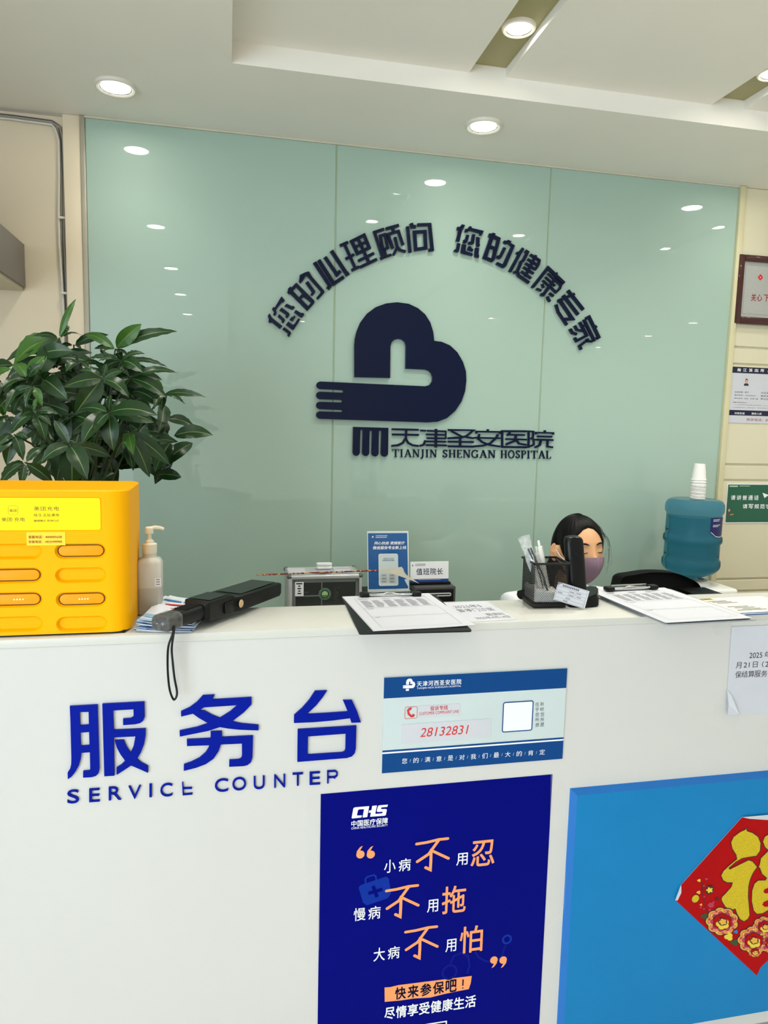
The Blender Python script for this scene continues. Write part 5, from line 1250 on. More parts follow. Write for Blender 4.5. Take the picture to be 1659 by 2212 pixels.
S.rect(W_ * .02, H_ * .045, W_ * .97, H_ * .965, m_sb2)
a = S.uv(*q1(165, 230)); logo_small(S, a[0], a[1], .0068, m_sw, 2); S.text_px('天津河西圣安医院', q1(226, 188), q1(408, 206), m_sw, 2, off=.01)
S.rect_px(q1(226, 220), q1(400, 226), m_sw, 2)
S.text_px('同心抗疫 便捷医疗', q1(205, 288), q1(682, 332), m_sw, 2, off=.018, shear=.15); S.text_px('微信服务号全新上线', q1(182, 358), q1(703, 406), m_sw, 2, off=.018, shear=.15)
a = S.uv(*q1(272, 480)); b = S.uv(*q1(578, 970)); S.rect(a[0], b[1], b[0], a[1], m_sg, 2, r=.006); S.outline(a[0], b[1], b[0], a[1], .001, m_sw, 3, r=.006)
S.text_px('扫码关注公众号', q1(345, 540), q1(508, 562), m_sb2, 3); S.text_px('在线预约挂号服务', q1(332, 568), q1(520, 592), m_sb2, 3)
for r_ in range(3):
    for x in (310, 435): a = S.uv(*q1(x, 800 + r_ * 49)); b = S.uv(*q1(x + 92, 830 + r_ * 49)); S.outline(a[0], b[1], b[0], a[1], .0005, m_mid, 3); S.rect(a[0] + .003, b[1] + .0014, b[0] - .003, a[1] - .0014, m_lite, 3)
S.poly_px(q((672, 880), (745, 855), (745, 1010)), m_sg, 2)
t = thing('table_sign', 'upright blue table sign with white headings standing on the black box', 'sign', bl)
S.build('sign_panel', t)
bm = B(); box(bm, (bl.x + .01, Yt - .018, zt_ - .0035), (br.x - .01, Yt + .04, zt_ - .0005)); tube(bm, [(bl.x + .03, Yt + .001, zt_ + .06), (bl.x + .03, Yt + .05, zt_ - .002)], .002, 6); obj('foot', bm, M('clear_acrylic_edge', (206, 216, 214)), t, world=True)

# ---- grey dispenser box with the duty sign on top
Yd = 2.40
dl, dr_ = onY(*q1(838, 1008), Yd), onY(*q1(1478, 985), Yd)
zd = (dl.z + dr_.z) / 2
t = thing('dispenser_box', 'dark grey box with a rounded slot under the duty sign', 'box', ((dl.x + dr_.x) / 2, 2.46, ZB))
m_dg = M('dark_grey_plastic', (64, 66, 64), .4, noise=.04)
bm = B(); box(bm, (dl.x, Yd, ZB), (dr_.x, Yd + .13, zd), bev=.003); obj('body', bm, m_dg, t, world=True)
bm = B(); box(bm, (dl.x + .005, Yd - .002, ZB + .02), (dr_.x - .008, Yd + .002, zd - .008), bev=.002); obj('front_plate', bm, m_bk, t, world=True)
sx = (dl.x + dr_.x) / 2 + .002
a, b = onY(*q1(915, 1120), Yd), onY(*q1(1405, 1110), Yd)
bm = B(); cz = (a.z + b.z) / 2; hwid = (b.x - a.x) / 2; cxm = (a.x + b.x) / 2
tube(bm, [(p[0], Yd - .003, p[1]) for p in stad(cxm, cz, hwid - .003, .0042, 6)], .0026, 8, closed=True); obj('slot_ring', bm, M('silver_grey_plastic', (178, 180, 178), .3), t, world=True)
tl, tr, bl, br = onY(*q1(770, 603), 2.45), onY(*q1(1365, 585), 2.45), onY(*q1(768, 905), 2.445), onY(*q1(1362, 895), 2.445)
t = thing('duty_sign', 'white desk sign with dark characters and a blue foot band on the grey box', 'sign', (bl.x + .07, 2.45, zd))
S = Sheet((bl.x, 2.446, zd + .008), Xv, Vector((0, .08, 1)), br.x - bl.x, tl.z - zd - .008, .002)
S.base(m_sw); W_, H_ = S.w, S.h
S.rect(0, 0, W_, H_ * .155, M('duty_blue', (24, 66, 150), .4, noise=0))
S.text_px('值班院长', q1(860, 705), q1(1275, 800), M('duty_navy', (14, 22, 80), .4, noise=0), 1, off=.006, space=1.1)
a = S.uv(*q1(790, 672)); logo_small(S, a[0], a[1], .0058, m_sb2, 1); S.text_px('天津河西圣安医院', q1(843, 632), q1(1002, 652), m_sb2); S.rect_px(q1(843, 660), q1(1000, 664), m_lite)
S.rect_px(q1(890, 868), q1(1240, 880), m_lite, 2)
S.build('sign_panel', t)
bm = B(); box(bm, (bl.x - .002, 2.436, zd + .0003), (br.x + .006, 2.468, zd + .009), bev=.001); obj('base', bm, m_bk, t, world=True)

# ---- water dispenser, jug and cups
jx, jy = 1.80, 2.50
zj = .975
t = thing('water_dispenser', 'white floor standing water dispenser in the corner by the cream wall', 'water dispenser', (1.785, 2.50, 0))
m_wp = M('dispenser_white', (228, 230, 228), .3, noise=.02)
bm = B(); box(bm, (1.645, 2.365, .03), (1.925, 2.655, zj - .012), bev=.014, seg=4); obj('body', bm, m_wp, t, world=True)
bm = B(); lathe(bm, [(.075, zj - .014), (.075, zj - .004), (.068, zj + .004), (.055, zj + .006), (.05, zj)], 36, (jx, jy, 0)); obj('collar', bm, m_wp, t, world=True)
bm = B(); box(bm, (1.67, 2.362, .66), (1.90, 2.37, .90), bev=.004); obj('tap_panel', bm, M('silver_grey_plastic', (178, 180, 178)), t, world=True)
for x, cc in ((1.74, (190, 40, 40)), (1.83, (40, 90, 180))):
    bm = B(); tube(bm, [(x, 2.363, .80), (x, 2.33, .80), (x, 2.325, .775)], .009, 10); box(bm, (x - .012, 2.335, .808), (x + .012, 2.36, .82), bev=.003); obj('tap', bm, M('tap_%d' % cc[0], cc, .4), t, world=True)
for x in (1.67, 1.90):
    for y in (2.39, 2.63):
        bm = B(); lathe(bm, [(.014, 0), (.016, .01), (.012, .031)], 12, (x, y, 0)); obj('foot', bm, m_bk, t, world=True)
zoy = lambda py: onY(1500, py, jy - .04).z
m_jug = M('blue_jug_plastic', (120, 186, 222), .12, noise=.02, trans=.9, ior=1.1, spec=.6)
m_wat = M('jug_water', (120, 204, 214), .05, noise=0, trans=.95, ior=1.12)
ztp = 1.297
prof = [(.030, zj + .004), (.034, zj + .014), (.060, zj + .022), (.088, zj + .034), (.101, zj + .046), (.1075, zj + .056), (.1095, zj + .068), (.1085, zj + .083), (.1035, zj + .089), (.1025, zj + .096), (.1025, zj + .148), (.104, zj + .152), (.1085, zj + .156), (.110, zj + .166), (.1085, zj + .178), (.104, zj + .183), (.1025, zj + .188), (.1025, zj + .262), (.104, zj + .268), (.1085, zj + .274), (.1095, zj + .290), (.108, zj + .304), (.101, zj + .317), (.088, zj + .3235), (.065, zj + .3225), (.04, zj + .3215)]
t = thing('water_jug', 'translucent blue water jug upside down on the white dispenser', 'water jug', (jx, jy, zj))
bm = B(); lathe(bm, prof, 64, (jx, jy, 0))
obj('bottle', bm, m_jug, t, world=True, smooth=60)
wprof = [(max(.004, r - .0035), z) for r, z in prof if z > zj + .012 and z < zj + .256]
bm = B(); lathe(bm, wprof + [(.098, zj + .256)], 56, (jx, jy, 0)); obj('water', bm, m_wat, t, world=True, smooth=60)
m_jl = M('jug_label_navy', (20, 22, 92), .4, noise=.02)
# curved label on the right of the jug
V_, F_ = [], []
a0 = math.atan2(-jy, -jx)                                 # towards the camera
def jl(u, v, d=.0008): 
    an = a0 + .62 + u * .85; return Vector((jx + (.1032 + d) * math.cos(an), jy + (.1032 + d) * math.sin(an), zj + .185 + v * .075))
LP = [(0, 1), (0, .25), (.3, .0), (.7, -.06), (1, 0), (1.2, .2), (1.2, 1)]
nu = 16
for i in range(nu + 1):
    u = 1.2 * i / nu
    vb = .25 - .25 * min(1, u / .3) - (.06 * math.sin(PI * min(1, max(0, (u - .3) / .7))) if u > .3 else 0)
    V_ += [jl(u, vb), jl(u, 1)]
for i in range(nu): F_.append((2 * i, 2 * i + 2, 2 * i + 3, 2 * i + 1))
lab = pyobj('jug_label', V_, F_, m_jl, t, world=True, smooth=60)
V_, F_ = [], []
for v0, u0, u1 in ((.90, .12, .55), (.83, .12, .5), (.62, .12, .6), (.55, .12, .45)):
    k = len(V_)
    for i in range(5): V_ += [jl(u0 + (u1 - u0) * i / 4, v0, .0014), jl(u0 + (u1 - u0) * i / 4, v0 + .025, .0014)]
    for i in range(4): F_.append((k + 2 * i, k + 2 * i + 2, k + 2 * i + 3, k + 2 * i + 1))
k = len(V_)
for i in range(13):
    u = .03 + 1.1 * i / 12; vb = .29 - .25 * min(1, u / .3) - (.06 * math.sin(PI * min(1, max(0, (u - .3) / .7))) if u > .3 else 0); V_ += [jl(u, vb, .0014), jl(u, vb + .03, .0014)]
for i in range(12): F_.append((k + 2 * i, k + 2 * i + 2, k + 2 * i + 3, k + 2 * i + 1))
pyobj('label_print', V_, F_, m_sw, lab, world=True, smooth=0)
m_cup = M('paper_cup_white', (240, 238, 230), .6, noise=.01)
cx_, cy_ = onY(1506, 1080, jy).x, jy
zc0 = zj + .3245
def cup_bm():
    bm = B(); R0, R1, HH = .0272, .0205, .063
    lathe(bm, [(R0 + .0016, 0), (R0 + .0020, .0014), (R0 + .0008, .0026), (R0, .003), (R1, HH), (R1 - .001, HH), (R1 - .0018, HH - .003), (.001, HH - .003)], 32, cap0=False)
    lathe(bm, [(R0 - .0006, .0005), (R1 - .0012, HH - .004), (.001, HH - .004)], 32, cap0=False)
    return bm
cup0 = obj('paper_cup', cup_bm(), m_cup)
NC = 19
for k in range(NC):
    c = cup0 if k == 0 else cup0.copy()
    if k: COL.objects.link(c)
    zz_ = zc0 + k * .0034 + (.0 if k < NC - 2 else .0125 if k == NC - 1 else .0062) 
    c.location = (cx_ + random.uniform(-.0006, .0006), cy_ + random.uniform(-.0006, .0006), zz_)
    lab = 'white paper cup at the very top of the stack on the jug' if k == NC - 1 else 'white paper cup resting on the jug, lowest of the stack' if k == 0 else 'white paper cup %d from the top of the stack on the water jug' % (NC - k)
    tag(c, lab, 'paper cup', 'paper cups stacked on the water jug')

# ---- office chair with a black jacket
m_fab = M('black_fabric', (9, 9, 11), .85, noise=.15, nscale=80, spec=.2)
t = thing('office_chair', 'black office chair standing before the water dispenser', 'chair', (1.45, 2.21, 0))
Yk = 2.20
bk = [(1318, 1300), (1321, 1283), (1326, 1256), (1333, 1241), (1360, 1237), (1390, 1233), (1420, 1232.5), (1450, 1235), (1478, 1246), (1494, 1257), (1500, 1275), (1503, 1300)]
pts = smooth_path([onY(*p, Yk) for p in bk], 4)
bm = B()
sec = []
for d_, k_ in ((-.02, .012), (-.032, .0), (.02, .0), (.036, .01)):
    ring = []
    for p in pts:
        cxx = (pts[0].x + pts[-1].x) / 2
        ring.append(bm.verts.new((p.x + (cxx - p.x) * k_ * 3, Yk + d_ + .04 * ((p.x - cxx) / .16) ** 2 * -.3, p.z - k_ * .6)))
    for x in (pts[-1].x - .01, pts[0].x + .01): ring.append(bm.verts.new((x, Yk + d_, .58)))
    sec.append(ring)
for A_, C_ in zip(sec, sec[1:]):
    for k in range(len(A_)): bm.faces.new((A_[k], A_[(k + 1) % len(A_)], C_[(k + 1) % len(A_)], C_[k]))
bm.faces.new(sec[0]); bm.faces.new(list(reversed(sec[-1]))); bmesh.ops.recalc_face_normals(bm, faces=bm.faces); obj('backrest', bm, m_fab, t, world=True)
bm = B(); box(bm, (1.26, 1.98, .43), (1.64, 2.20, .50), bev=.025, seg=4); obj('seat', bm, m_fab, t, world=True)
bm = B(); tube(bm, [(1.45, 2.10, .10), (1.45, 2.10, .43)], .025, 14); obj('post', bm, m_bk, t, world=True)
for k in range(5):
    an = 2 * PI * k / 5 + .3; e_x, e_y = 1.45 + .20 * math.cos(an), 2.10 + .20 * math.sin(an)
    bm = B(); tube(bm, [(1.45, 2.10, .11), (e_x, e_y, .075)], [.022, .014], 10); leg = obj('leg', bm, m_bk, t, world=True)
    bm = B(); lathe(bm, [(.018, -.011), (.027, -.008), (.027, .008), (.018, .011)], 18, mat=Matrix.Translation((e_x, e_y, .0275)) @ Matrix.Rotation(an, 4, 'Z') @ Matrix.Rotation(PI / 2, 4, 'X')); tube(bm, [(e_x, e_y, .03), (e_x, e_y, .075)], .007, 8); obj('caster', bm, m_bk, leg, world=True)
aa = onY(1497, 1281, 2.10); ab = onY(1546, 1280, 2.10)
bm = B(); box(bm, (aa.x - .02, 2.02, aa.z - .02), (ab.x, 2.16, aa.z + .006), bev=.006); tube(bm, [(ab.x - .03, 2.09, aa.z - .015), (ab.x - .02, 2.10, .47), (1.60, 2.10, .45)], .012, 10); obj('armrest', bm, m_bk, t, world=True)
bm = B(); tube(bm, [(1.45, 2.19, .46), (1.45, 2.245, .50), (1.45, 2.24, .70)], .016, 10); obj('back_bracket', bm, m_bk, t, world=True)

# ---- framed plaque and notices on the cream wall
YP = YW + .004
q = crop(1540, 520, 119 / 627); q1 = lambda x, y: q((x, y))[0]
m_mah = M('mahogany_frame', (62, 24, 20), .3, noise=.15, nscale=60, coat=.4); m_sil = M('silver_plate', (186, 188, 184), .35, metal=.35, noise=.06, nscale=200)
tl = onY(*q1(310, 148), YP - .02); bl = onY(*q1(241, 938), YP - .02)
x0, z1_, z0_ = (tl.x + bl.x) / 2, tl.z, bl.z; x1 = x0 + .40
t = thing('award_plaque', 'silver award plaque in a mahogany frame on the cream wall', 'plaque', (x0 + .2, YW, z0_))
il = onY(*q1(378, 210), YP - .018); fw_ = il.x - x0 
fw_ = .030
bm = B()
for a, b in (((x0, YP - .02, z0_), (x0 + fw_, YP, z1_)), ((x1 - fw_, YP - .02, z0_), (x1, YP, z1_)), ((x0 + fw_, YP - .02, z1_ - fw_ * .85), (x1 - fw_, YP, z1_)), ((x0 + fw_, YP - .02, z0_), (x1 - fw_, YP, z0_ + fw_))): box(bm, a, b, bev=.004)
obj('frame', bm, m_mah, t, world=True)
S = Sheet((x0 + fw_ - .001, YP - .008, z0_ + fw_ - .001), Xv, Zv, x1 - x0 - 2 * fw_ + .002, z1_ - z0_ - fw_ * 1.85 + .002, .004); S.base(m_sil)
S.outline(.014, .014, S.w - .014, S.h - .014, .0012, M('plate_line', (120, 122, 120), .4, noise=0))
c = S.uv(*q1(540, 418)); S.add(disc_shape(c[0] - .0045, c[1], .007, 20), m_red); S.add(disc_shape(c[0] + .0045, c[1], .007, 20), m_red, 1.2); S.add(disc_shape(c[0], c[1] + .0075, .0055, 20), m_red, 1.4); S.add(poly_shape([(c[0] - .009, c[1] - .005), (c[0], c[1] - .013), (c[0] + .009, c[1] - .005)]), m_red, 1.6)
S.add(stroke_shape([(c[0] - .003, c[1]), (c[0] + .003, c[1])], .0012), m_sw, 2); S.add(stroke_shape([(c[0], c[1] - .003), (c[0], c[1] + .003)], .0012), m_sw, 2.3)
m_rd = M('engraved_red', (150, 30, 24), .4, noise=0)
S.text_px('关', q1(438, 600), q1(488, 690), m_rd, off=.012); S.text_px('心', q1(502, 608), q1(555, 690), m_rd, off=.012); S.text_px('下', q1(580, 612), q1(640, 698), m_rd, off=.012)
S.build('plate', t)
# police notice
tl = onY(*q1(226, 1432), YP - .003); bl = onY(*q1(176, 2070), YP - .003)
S = Sheet(((tl.x + bl.x) / 2, YP - .003, bl.z), Xv, Zv, .36, tl.z - bl.z, .003); S.base(m_paper); W_, H_ = S.w, S.h
m_nv = M('notice_navy', (22, 26, 52), .4, noise=0)
yb_ = S.uv(*q1(226, 1502))[1]; S.rect(0, yb_, W_, H_, m_nv); ya, yc = S.uv(*q1(200, 1985))[1], S.uv(*q1(200, 1925))[1]; S.rect(0, ya, W_, yc, m_nv)
for k, ch in enumerate('梅江派出所'): S.text_px(ch, q1(278 + k * 66, 1450 + k * 2), q1(316 + k * 66, 1490 + k * 2), m_sw, 2, off=.02)
c = S.uv(*q1(632, 1488)); S.add(disc_shape(c[0], c[1], .005, 16), m_yl, 2)
S.text_px('社区民警：李宁', q1(248, 1712), q1(405, 1736), m_ink); S.text_px('联系电话：16622396347', q1(246, 1748), q1(492, 1772), m_ink); S.text_px('责任区域：永安、名都大厦', q1(243, 1785), q1(512, 1808), m_ink)
S.text_px('社区辅警', q1(547, 1722), q1(670, 1745), m_ink); S.text_px('联系电话', q1(545, 1758), q1(668, 1780), m_ink); S.text_px('责任区域', q1(542, 1792), q1(665, 1814), m_ink)
S.text_px('尊敬的居民朋友们：', q1(228, 1832), q1(392, 1850), m_ink); S.text_px('为了加强责任区民警与您的联系，在上面', q1(250, 1862), q1(640, 1882), m_ink); S.text_px('在您需要帮助时，请随时联系，我们将竭诚为您', q1(225, 1892), q1(640, 1912), m_ink)
S.text_px('对党忠诚', q1(245, 1950), q1(358, 1978), m_sw, 2, off=.012); S.text_px('服务人民', q1(440, 1955), q1(552, 1982), m_sw, 2, off=.012); S.text_px('投诉电话：82', q1(382, 2018), q1(640, 2058), m_rd)
# small portrait print: uniformed officer
m_sk = M('portrait_skin', (206, 168, 144), .5, noise=0); m_un = M('portrait_uniform', (34, 42, 52), .5, noise=0)
c = S.uv(*q1(382, 1600))
for xo in (0,):
    S.add(poly_shape([(c[0] - .0115, c[1] - .019), (c[0] + .0115, c[1] - .019), (c[0] + .0105, c[1] - .011), (c[0] + .003, c[1] - .008), (c[0] - .003, c[1] - .008), (c[0] - .0105, c[1] - .011)]), m_un)
    S.add(disc_shape(c[0], c[1] + .002, .0068, 20, .0095), m_ink); S.add(disc_shape(c[0], c[1] - .001, .0058, 20, .0085), m_sk, 2); S.add(poly_shape([(c[0] - .002, c[1] - .0095), (c[0] + .002, c[1] - .0095), (c[0], c[1] - .016)]), m_sb2, 2)
    for s in (-1, 1): S.rect(c[0] + s * .0025 - .0011, c[1] + .0004, c[0] + s * .0025 + .0011, c[1] + .0011, m_ink, 3)
    S.rect(c[0] - .0014, c[1] - .0052, c[0] + .0014, c[1] - .0046, m_rd, 3)
tag(S.build('police_notice'), 'white notice with navy bands and an officer portrait on the cream wall', 'notice')
# green chalkboard style notice
q = crop(1400, 980, 259 / 1364); q1 = lambda x, y: q((x, y))[0]
tl = onY(*q1(910, 343), YP - .003); bl = onY(*q1(868, 792), YP - .003)
S = Sheet(((tl.x + bl.x) / 2, YP - .003, bl.z), Xv, Zv, .27, tl.z - bl.z, .003); S.base(m_sw); W_, H_ = S.w, S.h
m_gb = M('board_green', (14, 88, 62), .35, noise=.02, coat=.3)
S.rect(.0025, .004, W_ - .0025, H_ - .003, m_gb)
S.rect_px(q1(925, 362), q1(1020, 378), m_gp, 2); S.rect_px(q1(1040, 364), q1(1155, 372), m_gp, 2)
for k, ch in enumerate('请讲普通话'): S.text_px(ch, q1(942 + k * 66, 472 + k * .5), q1(990 + k * 66, 526 + k * .5), m_sw, 2, off=.016)
for k, ch in enumerate('请写规范字'): S.text_px(ch, q1(1076 + k * 66, 572 + k * .5), q1(1126 + k * 66, 624 + k * .5), m_sw, 2, off=.016)
S.poly_px(q((1300, 445), (1372, 470), (1322, 505)), m_sw, 2)
c = S.uv(*q1(920, 650)); m_hr = M('print_hair', (140, 96, 60), .5, noise=0)
S.add(disc_shape(c[0], c[1] + .004, .0062, 18, .0066), m_hr, 2); S.add(disc_shape(c[0], c[1] + .0015, .0046, 18, .0052), m_sk, 3); S.add(poly_shape([(c[0] - .007, c[1] - .022), (c[0] + .007, c[1] - .022), (c[0] + .004, c[1] - .004), (c[0] - .004, c[1] - .004)]), M('print_plum', (96, 70, 70), .5, noise=0), 2)
for k, mm in enumerate((m_or, m_yl, m_red, m_gl)): S.add(disc_shape(c[0] + .010 + k * .004, c[1] - .018 + (k % 2) * .003, .0022, 12), mm, 2)
tag(S.build('green_notice'), 'green notice with white tile lettering on the cream wall above the dispenser', 'notice')

# ================================================================== THE SEATED PERSON
m_skin = M('skin', (214, 162, 118), .5, noise=.03, nscale=20, sss=.15); m_hair = M('black_hair', (7, 6, 6), .5, noise=.2, nscale=60, spec=.2); m_mask = M('lilac_mask', (172, 146, 166), .75, noise=.03, nscale=40)
m_coat = M('white_coat', (226, 230, 234), .7, noise=.02); m_trs = M('dark_trousers', (34, 38, 48), .8, noise=.08)
HC = onY(1250, 1188, 2.07)
fwd = Vector((.05, -.99, .11)).normalized(); xl = Vector((1, .0, .03)); xl = (xl - fwd * xl.dot(fwd)).normalized(); zl = fwd.cross(xl) * 1
if zl.z < 0: zl = -zl
def HW(p): return HC + xl * p[0] + fwd * p[1] + zl * p[2]
HA, HB, HCz = .067, .086, .102
def head_pt(th, ph, off=0.0):
    cph, sph = math.cos(ph), math.sin(ph); z = HCz * sph
    x = HA * math.sin(th) * cph; y = HB * math.cos(th) * cph
    k = max(0, -z / HCz)
    x *= 1 - .26 * k ** 1.6
    if y < 0: y *= 1 - .40 * k
    else:
        y *= 1 - .02 * k; y += .012 * k * math.cos(th)
    g = lambda v, s: math.exp(-(v / s) ** 2)
    if math.cos(th) > 0:
        ax = abs(x)
        y += .020 * g(x, .010) * g(z + .030, .014) + .007 * g(x, .009) * g(z + .006, .020)
        y -= .0085 * g(ax - .031, .016) * g(z - .006, .011)
        y += .0060 * g(ax - .031, .013) * g(z - .002, .0065)
        y += .0035 * g(ax - .028, .020) * g(z - .024, .008)
        y += .004 * g(x, .02) * g(z + .060, .006) + .005 * g(x, .02) * g(z + .098, .014)
    p = Vector((x, y, z))
    if off: p = p + Vector((x / HA ** 2, y / HB ** 2, z / HCz ** 2)).normalized() * off
    return p
def skin_mesh(verts, edges, radii, sub=1, root=0):
    me = bpy.data.meshes.new('s'); me.from_pydata([tuple(v) for v in verts], edges, [])
    ob = bpy.data.objects.new('s', me); COL.objects.link(ob)
    ob.modifiers.new('k', 'SKIN'); sl = me.skin_vertices[0].data if me.skin_vertices else None
    if sl is None:
        bpy.context.view_layer.update(); sl = me.skin_vertices[0].data
    for i, r in enumerate(radii):
        sl[i].radius = (r, r) if not isinstance(r, tuple) else r
        sl[i].use_root = (i == root)
    if sub: sm = ob.modifiers.new('d', 'SUBSURF'); sm.levels = sub; sm.render_levels = sub
    dg = bpy.context.evaluated_depsgraph_get(); dg.update(); out = bpy.data.meshes.new_from_object(ob.evaluated_get(dg))
    bpy.data.objects.remove(ob); bpy.data.meshes.remove(me)
    return out
px_, py_ = 1.095, 2.21
Jn = {'pel': (px_, py_, .56), 'sp1': (px_, py_ + .01, .70), 'sp2': (px_, py_, .86), 'ch': (px_, py_ - .015, .965), 'nb': (px_ + .0, py_ - .035, 1.035)}
nk = HW((0, -.025, -.075))
verts, rad, edges, idx = [], [], [], {}
def J_(n_, p, r, par=None):
    idx[n_] = len(verts); verts.append(Vector(p)); rad.append(r)
    if par: edges.append((idx[par], idx[n_]))
J_('pel', Jn['pel'], (.14, .105)); J_('sp1', Jn['sp1'], (.115, .09), 'pel'); J_('sp2', Jn['sp2'], (.125, .09), 'sp1'); J_('ch', Jn['ch'], (.11, .075), 'sp2'); J_('nb', Jn['nb'], .052, 'ch'); J_('nt', nk, .046, 'nb')
hand_rest = {}
for s, nme in ((-1, 'l'), (1, 'r')):
    J_('sh' + nme, (px_ + s * .158, py_ - .02, .975), .052, 'ch'); J_('el' + nme, (px_ + s * .195, py_ - .11, .80), .040, 'sh' + nme)
    wr = Vector((px_ + s * .13, 1.86, .772)); J_('wr' + nme, wr, .026, 'el' + nme); hand_rest[s] = wr
    J_('hp' + nme, (px_ + s * .09, py_ - .03, .53), .085, 'pel'); J_('kn' + nme, (px_ + s * .10, 1.76, .53), .060, 'hp' + nme); J_('an' + nme, (px_ + s * .10, 1.80, .10), .036, 'kn' + nme); J_('to' + nme, (px_ + s * .105, 1.67, .045), .032, 'an' + nme)
body = skin_mesh(verts, edges, rad, 2)
bm = B(); bm.from_mesh(body)
# head
NU, NV = 72, 48; rings = []
for j in range(1, NV):
    ph = -PI / 2 + PI * j / NV
    rings.append([bm.verts.new(HW(head_pt(2 * PI * i / NU, ph))) for i in range(NU)])
for A_, C_ in zip(rings, rings[1:]):
    for i in range(NU): bm.faces.new((A_[i], A_[(i + 1) % NU], C_[(i + 1) % NU], C_[i]))
b_ = bm.verts.new(HW(head_pt(0, -PI / 2))); t_ = bm.verts.new(HW(head_pt(0, PI / 2)))
for i in range(NU): bm.faces.new((b_, rings[0][(i + 1) % NU], rings[0][i])); bm.faces.new((t_, rings[-1][i], rings[-1][(i + 1) % NU]))
# ears
for s in (-1, 1):
    c = Vector((s * .068, -.010, -.004))
    E2 = [c + Vector((s * (.006 + .010 * math.sin(k / 11 * PI)), -.012 * math.sin(k / 11 * PI) - .002, .026 * math.cos(k / 11 * PI))) for k in range(12)]
    tube(bm, [HW(p) for p in E2], [.004, .005, .005, .005, .0048, .0046, .0046, .0046, .005, .0056, .006, .005], 8)
    lathe_pts = [HW(c + Vector((s * .004, -.004 + .008 * math.cos(k / 8 * 2 * PI), .019 * math.sin(k / 8 * 2 * PI)))) for k in range(8)]
    tube(bm, [HW(c + Vector((s * .0, 0, .018))), HW(c + Vector((s * .006, -.005, 0))), HW(c + Vector((s * .002, 0, -.020)))], [.007, .010, .007], 10)
# hands: palm and five fingers resting on the desk
for s in (-1, 1):
    w_ = hand_rest[s]; dirn = Vector((-s * .35, -1, -.06)).normalized(); sidev = Vector((dirn.y, -dirn.x, 0)).normalized() * (-s)   # towards the thumb
    tube(bm, [w_ - dirn * .02, w_ + dirn * .02, w_ + dirn * .055, w_ + dirn * .085], [.024, .028, .030, .024], 12)
    for k, (o_, L_) in enumerate(((.024, .070), (.008, .078), (-.008, .072), (-.023, .057))):
        p0 = w_ + dirn * .075 + sidev * o_; dd = (dirn + sidev * o_ * 4).normalized()
        tube(bm, [p0, p0 + dd * L_ * .4 + Vector((0, 0, .008)), p0 + dd * L_ * .72 + Vector((0, 0, .0)), p0 + dd * L_ * .95 + Vector((0, 0, -.012))], [.0092, .0088, .008, .006], 10)
    p0 = w_ + dirn * .025 + sidev * .022; tube(bm, [p0, p0 + dirn * .025 + sidev * .024, p0 + dirn * .052 + sidev * .030 + Vector((0, 0, -.005)), p0 + dirn * .068 + sidev * .028 + Vector((0, 0, -.009))], [.013, .0115, .0095, .007], 10)
me = bpy.data.meshes.new('body'); bm.to_mesh(me); bm.free()
ob = bpy.data.objects.new('tmp', me); COL.objects.link(ob)
rm = ob.modifiers.new('r', 'REMESH'); rm.mode = 'VOXEL'; rm.voxel_size = .0036; rm.use_smooth_shade = True
sm = ob.modifiers.new('s', 'SMOOTH'); sm.factor = .5; sm.iterations = 2
dg = bpy.context.evaluated_depsgraph_get(); dg.update(); me2 = bpy.data.meshes.new_from_object(ob.evaluated_get(dg)); bpy.data.objects.remove(ob)
person = thing('person', 'person with black hair and lilac face mask seated behind the counter, looking down', 'person', (px_, py_, 0))
link('body', me2, m_skin, person, world=True, smooth=180)
# hair cap
def hairline(th):
    a = abs(th)
    pts = [(0, .072), (.35, .067), (.7, .048), (1.0, .018), (1.2, -.004), (1.32, -.020), (1.5, .018), (1.68, .020), (1.85, -.045), (2.2, -.080), (PI, -.090)]
    for (a0, z0), (a1, z1) in zip(pts, pts[1:]):
        if a <= a1: return z0 + (z1 - z0) * (a - a0) / (a1 - a0)
    return -.09
bm = B(); NU, NV = 96, 22; rings = []
for j in range(NV + 1):
    ring = []
    for i in range(NU):
        th = -PI + 2 * PI * i / NU
        p0 = math.asin(max(-.98, min(.98, hairline(th) / HCz))); f_ = j / NV; ph = p0 + (PI / 2 - .001 - p0) * f_
        of = .0015 + .0085 * min(1, f_ * 3.0) ** .6 + (.004 if abs(th) > 1.8 else 0) * min(1, f_ * 4) + .0010 * math.sin(th * 34 + f_ * 5)
        ring.append(bm.verts.new(HW(head_pt(th, ph, of))))
    rings.append(ring)
for A_, C_ in zip(rings, rings[1:]):
    for i in range(NU): bm.faces.new((A_[i], A_[(i + 1) % NU], C_[(i + 1) % NU], C_[i]))
inner = [bm.verts.new(HW(head_pt(-PI + 2 * PI * i / NU, math.asin(max(-.98, min(.98, hairline(-PI + 2 * PI * i / NU) / HCz))), -.004))) for i in range(NU)]
for i in range(NU): bm.faces.new((inner[i], inner[(i + 1) % NU], rings[0][(i + 1) % NU], rings[0][i]))
bm.faces.new(rings[-1])
